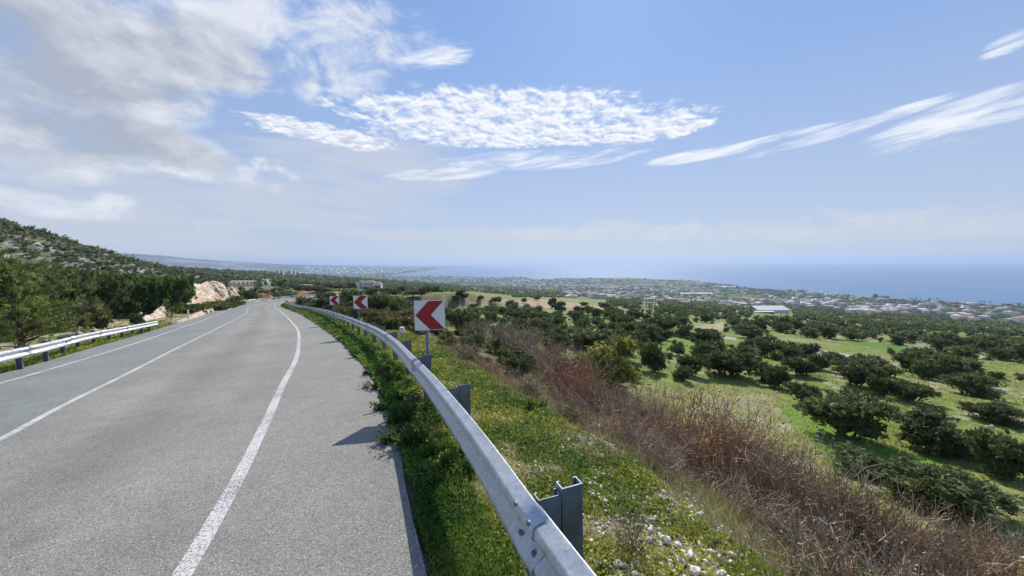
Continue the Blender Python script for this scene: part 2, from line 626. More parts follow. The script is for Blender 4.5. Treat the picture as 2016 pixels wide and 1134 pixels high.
M = {
    'asphalt': mat_asphalt(), 'paint': mat_paint(), 'ground': mat_ground(), 'sea': mat_sea(),
    'zinc': mat_zinc('galvanised_steel', (0.56, 0.57, 0.58), 0.5),
    'zinc_dark': mat_zinc('shade_toned_steel', (0.17, 0.205, 0.26), 0.55),  # darker blue copy of the zinc: the posts' shade put into the colour
    'white': simple('white_sheet', (0.74, 0.74, 0.73), 0.45, var=0.05, scale=14),
    'red': simple('red_sheet', (0.33, 0.008, 0.014), 0.4, var=0.08, scale=10),
    'whitewash': simple('whitewash', (0.72, 0.70, 0.66), 0.9, var=0.2, scale=9, bump=0.5),
    'cream': simple('cream_plastic', (0.62, 0.57, 0.42), 0.4),
    'red_plastic': simple('red_plastic', (0.4, 0.01, 0.03), 0.35),
    'dark': simple('dark_metal', (0.05, 0.055, 0.06), 0.6),
    'plaster': simple('white_plaster', (0.70, 0.67, 0.62), 0.9, var=0.1, scale=0.7),
    'plaster_warm': simple('warm_plaster', (0.60, 0.50, 0.41), 0.9, var=0.1, scale=0.7),
    'tiles': simple('roof_tiles', (0.40, 0.24, 0.165), 0.9, var=0.25, scale=1.5),
    'sheet_roof': simple('pale_sheet_roof', (0.66, 0.63, 0.58), 0.6, var=0.08, scale=0.4),
    'window': simple('window_glass', (0.03, 0.035, 0.045), 0.15),
    'concrete': simple('raw_concrete', (0.36, 0.34, 0.31), 0.95, var=0.15, scale=1.5),
    'bark': simple('bark', (0.09, 0.07, 0.055), 0.95, var=0.3, scale=9, bump=0.6),
    'leaf': leafy('foliage'), 'grass': leafy('grass_blades', 0.35, 0.5, 0.0),
    'twig': simple('dry_twigs', (0.2, 0.15, 0.12), 0.9, attr=True, var=0.2, scale=20),
    'lime': mat_rock('limestone', (0.60, 0.50, 0.38), (0.68, 0.62, 0.55), (0.40, 0.27, 0.17), 1.0, True),
    'stone': simple('pale_stone', (0.72, 0.655, 0.57), 0.95, var=0.25, scale=2.5),
    'grey_lime': mat_rock('grey_limestone', (0.50, 0.47, 0.43), (0.60, 0.57, 0.53), (0.30, 0.24, 0.19), 2.0),
    'red_earth': mat_rock('red_earth', (0.40, 0.17, 0.09), (0.50, 0.25, 0.15), (0.28, 0.09, 0.05), 1.0),
    'rust': simple('rusty_hull', (0.12, 0.08, 0.07), 0.8),
}
# ------------------------------------------------------------------ lie of the land
def spline(pts):
    """smooth x(y) through plan points (Catmull-Rom tangents)"""
    p = np.array(sorted(pts, key=lambda q: q[1]), float)
    Y, X = p[:, 1], p[:, 0]
    mt = np.gradient(X, Y)

    def f(y):
        y = np.asarray(y, float)
        k = np.clip(np.searchsorted(Y, y) - 1, 0, len(Y) - 2)
        h = Y[k + 1] - Y[k]
        t = (y - Y[k]) / h
        tc = np.clip(t, 0, 1)
        h00, h10 = 2 * tc**3 - 3 * tc**2 + 1, tc**3 - 2 * tc**2 + tc
        h01, h11 = -2 * tc**3 + 3 * tc**2, tc**3 - tc**2
        v = h00 * X[k] + h10 * h * mt[k] + h01 * X[k + 1] + h11 * h * mt[k + 1]
        v = v + np.where(y < Y[0], (y - Y[0]) * mt[0], 0) + np.where(y > Y[-1], (y - Y[-1]) * mt[-1], 0)
        return v
    return f


x_rail = spline([(8.0, -20), (3.3, -7), (1.05, -0.7), (.265, 1.29), (.10, 1.71), (-.135, 2.35), (-.86, 4.15), (-1.81, 6.32), (-2.92, 8.78), (-4.6, 12.1),
                 (-7.06, 16.4), (-13.95, 27.8), (-19.6, 37.0), (-29.8, 52), (-43.7, 70.7), (-58.3, 91), (-62.5, 99), (-62.5, 108), (-58, 120), (-46, 135)])
x_asR = spline([(7.0, -20), (2.4, -7), (.35, -0.7), (-.37, 1.6), (-.57, 2.2), (-.79, 2.7), (-1.04, 3.3), (-1.5, 4.5), (-2.32, 6.2), (-3.75, 8.9), (-6.5, 13.6),
                (-12.6, 23.2), (-28.6, 47.6), (-60.2, 92.5), (-64.0, 100), (-64, 108), (-60, 120), (-48, 135)])
x_eR = spline([(4.9, -20), (.6, -7), (-1.3, -0.7), (-2.25, 2.25), (-2.7, 3.2), (-3.68, 5.1), (-4.87, 7.3), (-6.65, 10.7), (-9.25, 15.2), (-13.1, 21.5), (-18.9, 30.2),
               (-35.9, 55), (-58.3, 86.9), (-65.4, 98.7), (-66.2, 107), (-63, 118), (-51, 133)])
x_cen = spline([(1.4, -20), (-3, -7), (-5.4, -0.7), (-7.45, 5.0), (-8.4, 6.3), (-10.3, 9.1), (-14.1, 14.6), (-20.9, 24.6), (-40.4, 53.2), (-69.8, 97.5), (-72.4, 104),
                (-71.5, 114), (-66, 124), (-56, 137)])
x_eL = spline([(-2, -20), (-6.2, -7), (-9.6, 0), (-13.3, 9.0), (-15.85, 13), (-25.4, 26.5), (-33.1, 37.1), (-61, 76.2), (-76.2, 99), (-78.4, 107), (-77, 117), (-71, 128), (-61, 141)])
x_asL = spline([(-3.2, -20), (-7.6, -7), (-11.2, 0), (-15.4, 10.5), (-17.25, 13.1), (-19.2, 15.7), (-23.5, 21.6), (-33.5, 34.9), (-55.3, 64.4), (-78.4, 99), (-80.4, 108), (-79, 118), (-73, 130), (-63, 143)])


def surf(x, y):
    """road plane: falls away ahead and towards the inside of the bend"""
    y = np.asarray(y, float)
    x = np.clip(x, -130, 60)
    yy = np.clip(y, -60, 145)
    return -1.85 + 0.035 * x - 0.084 * yy + 0.0004 * np.clip(yy - 40, 0, None) ** 2


COAST = [(9000, -30000), (3200, -9000), (2500, -2500), (2080, 0), (1850, 900), (1771, 1230), (1640, 1420), (1571, 1513), (1500, 1800), (1402, 2220), (1440, 2500),
         (1398, 2948), (1074, 3241), (449, 3416), (354, 3223), (9, 3307), (187, 3545), (-318, 3842), (-871, 4119), (-1586, 4388), (-1695, 5705),
         (-1723, 8150), (-1412, 12678), (-2780, 15213), (-10032, 22800), (-60000, 40000)]


def in_poly(x, y, poly):
    x, y = np.asarray(x, float), np.asarray(y, float)
    r = np.zeros(x.shape, bool)
    n = len(poly)
    for i in range(n):
        x0, y0 = poly[i]
        x1, y1 = poly[(i + 1) % n]
        if y0 == y1:
            continue
        c = ((y0 > y) != (y1 > y)) & (x < (x1 - x0) * (y - y0) / (y1 - y0) + x0)
        r ^= c
    return r


SEA_POLY = COAST + [(-60000, 90000), (120000, 90000), (120000, -30000)]
SEA_Z = -163.0


def seg_dist(x, y, pts):
    d = np.full(np.shape(x), 1e9)
    for (x0, y0), (x1, y1) in zip(pts[:-1], pts[1:]):
        vx, vy = x1 - x0, y1 - y0
        t = np.clip(((x - x0) * vx + (y - y0) * vy) / (vx * vx + vy * vy), 0, 1)
        d = np.minimum(d, np.hypot(x - x0 - t * vx, y - y0 - t * vy))
    return d


def gauss(x, y, cx, cy, sx, sy, rot=0.0):
    c, s = math.cos(rot), math.sin(rot)
    u, v = (x - cx) * c + (y - cy) * s, -(x - cx) * s + (y - cy) * c
    return np.exp(-0.5 * ((u / sx) ** 2 + (v / sy) ** 2))


def base_land(x, y):
    r = np.hypot(x, y)
    p = -8.5 - 0.068 * x - 0.075 * np.maximum(y, -60)
    p = np.where(y < -60, p + 0.03 * (y + 60) * -1, p)
    lo = -156.0
    k = 14.0
    p = lo + k * np.logaddexp(0, (p - lo) / k)
    # the hill on the left and its tail running down behind the road
    p = p + 47 * np.exp(-0.5 * (((x + 520) / 190) ** 2 + ((y - 215) / 110) ** 2) ** 2.0)
    p = p + 8 * gauss(x, y, -820, 1150, 420, 260)
    # rolling ground
    p = p + (fbm(x, y, 90, 3, 3) - 0.5) * np.clip(r * 0.02, 0, 5) + (fbm(x, y, 700, 5, 3) - 0.5) * np.clip((r - 400) * 0.012, 0, 14)
    p = p + (fbm(x, y, 9, 8, 3) - 0.5) * np.clip((r - 8) * 0.04, 0, 0.8)
    # hills across the bay
    u = x / np.maximum(y, 1000.0)
    ridge = np.interp(u, [-1.6, -0.954, -0.85, -0.75, -0.64, -0.5, -0.36, -0.22, -0.16], [240, 226, 205, 176, 128, 95, 60, 22, 0])
    ridge = ridge * (0.93 + 0.14 * fbm(x, y, 900, 21, 3))
    p = p + ridge * sstep(y, 4300, 7200) * sstep(y, 16000, 9000)
    return p


def land(x, y):
    x, y = np.asarray(x, float), np.asarray(y, float)
    b_ = base_land(x, y)
    near = sstep(y, 165, 135) * sstep(y, -90, -50)
    yc = np.clip(y, -60, 150)
    xr = x_rail(yc)
    sl = np.gradient(x_rail(np.linspace(-60, 150, 211)), 1.0)
    k = 1 / np.sqrt(1 + np.interp(yc, np.linspace(-60, 150, 211), sl) ** 2)
    oR = (x - xr) * k                       # to the right of the rail
    oA = (x - x_asR(yc)) * k                # right of the asphalt
    oL = (x_asL(yc) - x) * k                # left of the asphalt
    rp = surf(x, y)
    # right hand: verge, then the embankment down to the scrub
    wv = np.interp(y, [-30, 6, 12, 20, 30, 60, 110], [2.0, 1.9, 2.1, 3.0, 6.0, 13.0, 20.0]) + (fbm(x, y, 2.6, 31, 2) - 0.5) * 0.8
    vz = rp - 0.03 - 0.05 * np.clip(oA, 0, 1.2) - 0.06 * np.clip(oR, 0, wv) + (fbm(x, y, 0.7, 33, 3) - 0.5) * 0.10 * sstep(oA, 0.05, 0.5)
    vz = vz - 0.72 * np.clip(oR - wv, 0, None)
    dz = b_ - vz
    right = np.maximum(b_, vz) + 0.6 * np.exp(-np.abs(dz) / 0.8) * sstep(oR, 3, 6)
    # left hand: level ground that grows into the hillside
    lz = rp - 0.05 - 0.22 * sstep(oL, 0.3, 1.6) + (fbm(x, y, 1.6, 41, 3) - 0.5) * 0.35 * sstep(oL, 0.8, 3)
    lz = lz + 2.6 * gauss(x, y, -84, 78, 16, 26, 0.65)
    lz = lerp(lz, np.maximum(b_, lz - 2.0), sstep(oL, 12, 75))
    z = np.where(oL > 0, lz, np.where(oA > 0, right, rp - 0.06))
    z = lerp(b_, z, near)
    # coast: low cliffs, then sea bed
    far = np.hypot(x, y) > 700
    if np.any(far):
        wob = (fbm(x, y, 160, 55, 3) - 0.5) * 110 * sstep(np.hypot(x, y), 700, 1500)
        sea = in_poly(x + wob, y + wob * 0.6, SEA_POLY)
        z = np.where(sea & far, SEA_Z - 9, z)
    return z


def land1(x, y):
    return float(land(np.array([x], float), np.array([y], float))[0])


def project(x, y, z):
    dx = x * CAM_R[0] + y * CAM_R[1] + z * CAM_R[2]
    dy = x * CAM_U[0] + y * CAM_U[1] + z * CAM_U[2]
    dz = x * CAM_F[0] + y * CAM_F[1] + z * CAM_F[2]
    dz = np.where(dz < 0.05, 0.05, dz)
    return 1008 + F_PX * dx / dz, 567 - F_PX * dy / dz


_TS = 1.2 * 1.006 ** np.arange(1500)


def spot(px, py, dz=0.0):
    """where the line of sight through a measured photo point meets the land"""
    v = ray(px, py)
    X, Y = v[0] * _TS, v[1] * _TS
    g = v[2] * _TS - (land(X, Y) + dz)
    k = int(np.argmax(g < 0)) if np.any(g < 0) else len(_TS) - 1
    if k == 0:
        return X[0], Y[0], float(land1(X[0], Y[0]))
    t = _TS[k - 1] + (_TS[k] - _TS[k - 1]) * g[k - 1] / (g[k - 1] - g[k])
    x, y = v[0] * t, v[1] * t
    return float(x), float(y), land1(x, y)


# patches of field, track and bare soil: outlines measured in the photo, laid on the land
PATCH = [
    ([(1000, 592), (1060, 588), (1130, 596), (1190, 603), (1185, 610), (1120, 606), (1040, 607), (985, 601)], (0.40, 0.27, 0.18)),
    ([(930, 586), (1000, 590), (990, 598), (940, 596)], (0.36, 0.28, 0.16)),
    ([(850, 577), (930, 574), (1010, 583), (1000, 589), (930, 587), (850, 583)], (0.22, 0.21, 0.075)),
    ([(830, 583), (905, 589), (905, 592), (830, 587)], (0.44, 0.38, 0.30)),
    ([(895, 594), (960, 600), (1015, 606), (1020, 610), (950, 604), (893, 598)], (0.42, 0.34, 0.24)),
    ([(985, 612), (1020, 614), (1022, 618), (985, 615)], (0.40, 0.36, 0.30)),
    ([(690, 577), (780, 573), (800, 579), (735, 582), (690, 582)], (0.40, 0.34, 0.24)),
    ([(640, 568), (740, 566), (770, 572), (690, 577), (620, 576)], (0.075, 0.14, 0.03)),
    ([(820, 592), (905, 596), (900, 610), (790, 605)], (0.05, 0.10, 0.025)),
    ([(1205, 603), (1250, 612), (1240, 618), (1200, 608)], (0.36, 0.22, 0.11)),
    ([(1370, 644), (1425, 634), (1430, 650), (1380, 656)], (0.38, 0.30, 0.18)),
    ([(1355, 655), (1405, 661), (1450, 665), (1448, 669), (1355, 660)], (0.40, 0.37, 0.33)),
    ([(1590, 686), (1650, 694), (1705, 702), (1700, 707), (1640, 700), (1590, 692)], (0.42, 0.38, 0.34)),
    ([(1592, 694), (1640, 702), (1690, 707), (1665, 712), (1590, 700)], (0.34, 0.19, 0.10)),
    ([(1705, 702), (1770, 714), (1850, 730), (1960, 748), (1955, 756), (1850, 738), (1765, 720), (1700, 706)], (0.38, 0.35, 0.29)),
    ([(1640, 668), (1740, 676), (1830, 692), (1820, 700), (1700, 682)], (0.10, 0.19, 0.03)),
    ([(1530, 800), (1570, 795), (1700, 865), (1850, 905), (1920, 935), (1640, 925), (1600, 870)], (0.145, 0.25, 0.038)),
    ([(560, 578), (610, 572), (690, 574), (690, 580), (600, 584)], (0.36, 0.19, 0.10)),
    ([(165, 640), (215, 632), (290, 642), (300, 652), (200, 662), (150, 658)], (0.47, 0.37, 0.25)),
    ([(215, 596), (240, 592), (262, 620), (245, 640), (210, 630)], (0.46, 0.34, 0.20)),
    ([(1480, 668), (1560, 680), (1556, 686), (1478, 673)], (0.36, 0.30, 0.22)),
]


def ground_colour(x, y, z):
    n = len(x)
    r = np.hypot(x, y)
    C = np.zeros((n, 3))

    def c3(a):
        return np.array(a)[None, :]

    def put(mask, colour):
        nonlocal C
        C = C * (1 - mask[:, None]) + np.asarray(colour) * mask[:, None]

    n30, n7, n2 = fbm(x, y, 34, 61, 4), fbm(x, y, 7, 62, 4), fbm(x, y, 1.7, 63, 3)
    C[:] = c3((0.175, 0.21, 0.045))
    put(sstep(n30 + 0.3 * n7, 0.64, 0.84) * 0.8, c3((0.25, 0.24, 0.08)))
    put(sstep(n30 + 0.2 * n7, 0.62, 0.44), c3((0.125, 0.225, 0.035)))
    put(sstep(n7 + 0.35 * n2, 0.76, 0.94) * 0.65, c3((0.28, 0.235, 0.15)))
    put(sstep(n7, 0.36, 0.24) * 0.6, c3((0.055, 0.075, 0.022)))
    put(sstep(fbm(x, y, 1.1, 66, 3) + 0.5 * fbm(x, y, 15, 67, 2), 0.92, 1.02) * 0.7, c3((0.42, 0.37, 0.30)))
    # upper hill: rock showing between the bushes
    hill = sstep(x, -60, -150) * sstep(y, 40, 120) * sstep(r, 700, 520)
    rock = hill * sstep(fbm(x, y, 40, 71, 3) + 0.4 * fbm(x, y, 6, 72, 3) + 0.15 * np.exp(-((z - 13) / 6) ** 2), 0.73, 0.84)
    put(hill * 0.85, c3((0.075, 0.078, 0.04)))
    put(rock * 0.9, c3((0.31, 0.275, 0.235)) * (0.35 + 1.0 * sstep(fbm(x, y, 5, 73, 4), 0.32, 0.66))[:, None])
    # coastal plain: strips of field, orchard and scrub
    plain = sstep(r, 550, 900)
    cx, cy = np.floor((x * 0.8 + y * 0.6) / 95), np.floor((y * 0.8 - x * 0.6) / 60)
    h1, h2 = _hash(cx, cy, 5), _hash(cx, cy, 6)
    fld = np.array([(0.055, 0.075, 0.032), (0.07, 0.13, 0.03), (0.10, 0.17, 0.04), (0.16, 0.16, 0.07), (0.24, 0.19, 0.12), (0.045, 0.06, 0.03), (0.06, 0.07, 0.035)])
    pc = fld[(h1 * 6.99).astype(int)] * (0.8 + 0.4 * h2)[:, None]
    put(plain, pc)
    put(plain * sstep(fbm(x, y, 160, 81, 3), 0.52, 0.62), c3((0.05, 0.062, 0.032)))
    cd = np.full(n, 1e9)
    fm = r > 900
    if fm.any():
        cd[fm] = seg_dist(x[fm], y[fm], COAST)
    put(sstep(cd, 40, 12) * 0.5, c3((0.42, 0.38, 0.31)))
    far = sstep(r, 4200, 6000)
    put(far, c3((0.085, 0.10, 0.065)) * (0.6 + 0.9 * fbm(x, y, 420, 91, 4))[:, None])
    put(far * sstep(fbm(x, y, 300, 95, 4) + 0.25 * fbm(x, y, 90, 96, 2), 0.70, 0.78) * 0.6, c3((0.40, 0.37, 0.33)))
    # measured patches
    u, v = project(x, y, z)
    wob = (fbm(x, y, 12, 77, 3) - 0.5) * 10
    front = (y > 3) & (r < 1500)
    for poly, colr in PATCH:
        mk = in_poly(u + wob, v + wob * 0.25, poly) & front
        put(mk.astype(float) * 0.92, c3(colr) * (0.8 + 0.4 * n2)[:, None])
    # by the road
    yc = np.clip(y, -60, 150)
    oR, oA, oL = x - x_rail(yc), x - x_asR(yc), x_asL(yc) - x
    nearr = sstep(y, 150, 110) * sstep(y, -80, -60)
    wv = np.interp(y, [-30, 6, 12, 20, 30, 60, 110], [2.2, 2.1, 2.4, 3.4, 7.0, 15.0, 24.0])
    ver = nearr * (oA > -0.3) * sstep(oR - wv, 0.6, -0.2)
    put(ver, c3((0.10, 0.125, 0.032)) * (0.75 + 0.5 * n2)[:, None])
    put(ver * sstep(fbm(x, y, 0.55, 101, 4) + 0.25 * fbm(x, y, 2.5, 102, 2), 0.70, 0.88) * 0.8, c3((0.29, 0.225, 0.155)))
    bank = nearr * (oR - wv > 0) * sstep(oR - wv, 14, 9)
    put(bank * 0.85, c3((0.145, 0.115, 0.07)) * (0.7 + 0.6 * n2)[:, None])
    put(nearr * sstep(np.abs(oA), 0.28, 0.05) * sstep(oA, -0.4, 0.0), c3((0.13, 0.11, 0.085)))
    lft = nearr * (oL > -0.3) * sstep(oL, 34, 22)
    put(lft * 0.8, c3((0.17, 0.15, 0.07)))
    put(lft * sstep(n2 + 0.5 * n7, 0.68, 0.85), c3((0.42, 0.35, 0.25)))
    put(lft * sstep(oL, 1.6, 0.5), c3((0.115, 0.135, 0.035)))
    put(nearr * sstep(y, 36, 38) * (oL > -0.3) * sstep(oL, 1.3, 0.8), c3((0.50, 0.40, 0.30)))
    for k in (14, 18):      # measured bare-earth turnout beside the left rail
        mk = in_poly(u + wob * 0.4, v, PATCH[k + 0][0]) & front
        put(mk * 0.9, c3(PATCH[k][1]) * (0.8 + 0.4 * n2)[:, None])
    return C


def build_ground():
    fine = np.radians(np.linspace(-66, 66, 700))
    rest = np.radians(np.linspace(66, 294, 90))[1:-1]
    az = np.concatenate([fine, rest])
    rr = np.concatenate([[0.0], 0.5 * 1.0222 ** np.arange(0, 545)])
    rr = rr[rr < 46000]
    A, Rr = np.meshgrid(az, rr)
    x, y = (np.sin(A) * Rr).ravel(), (np.cos(A) * Rr).ravel()
    z = land(x, y)
    c = ground_colour(x, y, z)
    na, nr = len(az), len(rr)
    i, j = np.meshgrid(np.arange(nr - 1), np.arange(na), indexing='ij')
    j2 = (j + 1) % na
    Fq = np.stack([i * na + j, i * na + j2, (i + 1) * na + j2, (i + 1) * na + j], -1).reshape(-1, 4)[:, ::-1]
    Fq = Fq[:, ::1]
    # drop cells that lie wholly on the deep sea floor
    zz = z[Fq].max(1)
    Fq = Fq[zz > SEA_Z - 8.9]
    me = mesh_np('ground', np.stack([x, y, z], 1), Fq, M['ground'], c, smooth=True)
    tag(link('ground', me), 'scrub covered hillside falling to the coastal plain', kind='structure')


def build_sea():
    rr = np.concatenate([[200.0], np.geomspace(900, 70000, 40)])
    az = np.radians(np.linspace(-180, 180, 145))[:-1]
    A, Rr = np.meshgrid(az, rr)
    x, y = (np.sin(A) * Rr).ravel(), (np.cos(A) * Rr).ravel()
    na, nr = len(az), len(rr)
    i, j = np.meshgrid(np.arange(nr - 1), np.arange(na), indexing='ij')
    Fq = np.stack([(i + 1) * na + j, (i + 1) * na + (j + 1) % na, i * na + (j + 1) % na, i * na + j], -1).reshape(-1, 4)
    me = mesh_np('sea', np.stack([x, y, np.full_like(x, SEA_Z)], 1), Fq, M['sea'], smooth=True)
    tag(link('sea', me), 'calm pale blue sea reaching the hazy horizon', kind='structure')


def strip(name, fa, fb, ys, n, dz, mat, parent, colf=None):
    ys = np.asarray(ys)
    t = np.linspace(0, 1, n + 1)
    xa, xb = fa(ys), fb(ys)
    x = xa[:, None] * (1 - t) + xb[:, None] * t
    y = np.repeat(ys[:, None], n + 1, 1)
    z = surf(x, y) + dz
    V = np.stack([x, y, z], -1).reshape(-1, 3)
    i, j = np.meshgrid(np.arange(len(ys) - 1), np.arange(n), indexing='ij')
    w = n + 1
    Fq = np.stack([i * w + j, i * w + j + 1, (i + 1) * w + j + 1, (i + 1) * w + j], -1).reshape(-1, 4)
    c = colf(V) if colf else None
    return link(name, mesh_np(name, V, Fq, mat, c, smooth=True), parent)


def build_road():
    ys = np.concatenate([np.linspace(-40, 0, 50)[:-1], np.linspace(0, 40, 161)[:-1], np.linspace(40, 140, 140)])

    def lane(V):
        x, y = V[:, 0], V[:, 1]
        left = x < x_cen(y)
        c = np.where(left[:, None], np.array([[0.262, 0.274, 0.250]]), np.array([[0.296, 0.280, 0.240]]))
        sh = sstep(x - x_eR(y), 0.0, 0.3)
        c = lerp(c, np.array([[0.296, 0.282, 0.244]]), sh[:, None])
        # wheel paths and the stained strip along the middle of the lanes
        u = (x - x_cen(y)) / np.maximum(0.5, np.abs(x_eR(y) - x_cen(y)))
        tr = np.exp(-((u - 0.28) / 0.1) ** 2) + np.exp(-((u - 0.72) / 0.1) ** 2)
        c = c * (0.97 + 0.11 * tr)[:, None] * (1 - 0.10 * np.exp(-((u - 0.5) / 0.12) ** 2))[:, None]
        return c
    road = empty('road', (0, 0, 0))
    tag(road, 'two lane asphalt road bending left down the hillside', kind='structure')
    strip('carriageway', x_asL, lambda y: x_cen(y) - 0.0, ys, 10, 0.0, M['asphalt'], road, lambda V: lane(V - np.array([[1e-3, 0, 0]])))
    strip('carriageway', x_cen, x_asR, ys, 14, 0.0, M['asphalt'], road, lane)
    for nm, f, hw in (('edge_line', x_eR, 0.065), ('centre_line', x_cen, 0.055), ('edge_line', x_eL, 0.06)):
        def off(s, f=f, hw=hw):
            def g(y):
                dy = 0.05
                sl = (f(y + dy) - f(y - dy)) / (2 * dy)
                return f(y) + s * hw * np.sqrt(1 + sl ** 2) * (1 + 0.03 * np.sin(y * 9.0) * 0)
            return g
        strip(nm, off(-1), off(1), ys, 2, 0.004, M['paint'], road)
    # pale stone kerb along the foot of the cutting
    kb = MB()
    yk = np.arange(37.5, 96, 1.5)
    kerb = empty('kerb', (0, 0, 0))
    tag(kerb, 'low pale kerb below the rock cutting', kind='structure')
    for y in yk:
        y2 = y + 1.47
        pts = []
        for yy in (y, y2):
            x0 = float(x_asL(yy)) - 0.02
            z0 = float(surf(x0, yy))
            pts.append([(x0, yy, z0 - 0.1), (x0 - 0.03, yy, z0 + 0.13), (x0 - 0.42, yy, z0 + 0.16), (x0 - 0.45, yy, z0 - 0.2)])
        b_ = MB()
        b_.add(pts[0] + pts[1], [(0, 1, 5, 4), (1, 2, 6, 5), (2, 3, 7, 6), (3, 2, 1, 0), (4, 5, 6, 7), (0, 4, 7, 3)])
        b_.build('kerb_stone', M['lime'], kerb)


def build_haze():
    b_ = MB().box((0, 4000, (105 - 175) / 2), (64000, 60000, 280))
    b_.v = [(x, y, 105.0 if z > -35 else -175.0) for x, y, z in b_.v]
    m = bpy.data.materials.new('haze_air')
    m.use_nodes = True
    nb = NB(m.node_tree)
    out = nb.node('ShaderNodeOutputMaterial')
    pv = nb.node('ShaderNodeVolumePrincipled')
    pv.inputs['Color'].default_value = (0.58, 0.74, 1.0, 1)
    pv.inputs['Density'].default_value = 0.000095
    pv.inputs['Anisotropy'].default_value = 0.25
    nb.l.new(pv.outputs[0], out.inputs['Volume'])
    o = b_.build('haze', m)
    tag(o, kind='stuff')


build_ground()
build_sea()
build_road()
build_haze()


# ------------------------------------------------------------------ crash barriers
def path_of(fx, y0, y1, n=1500):
    y = np.linspace(y0, y1, n)
    x = fx(y)
    s = np.concatenate([[0], np.cumsum(np.hypot(np.diff(x), np.diff(y)))])
    return x, y, s


BEAM = [(0.000, 0.310), (0.008, 0.300), (0.066, 0.285), (0.081, 0.270), (0.084, 0.235), (0.078, 0.222), (0.018, 0.178), (0.012, 0.155), (0.018, 0.132), (0.078, 0.088),
        (0.084, 0.075), (0.081, 0.040), (0.066, 0.025), (0.008, 0.010), (0.000, 0.000)]


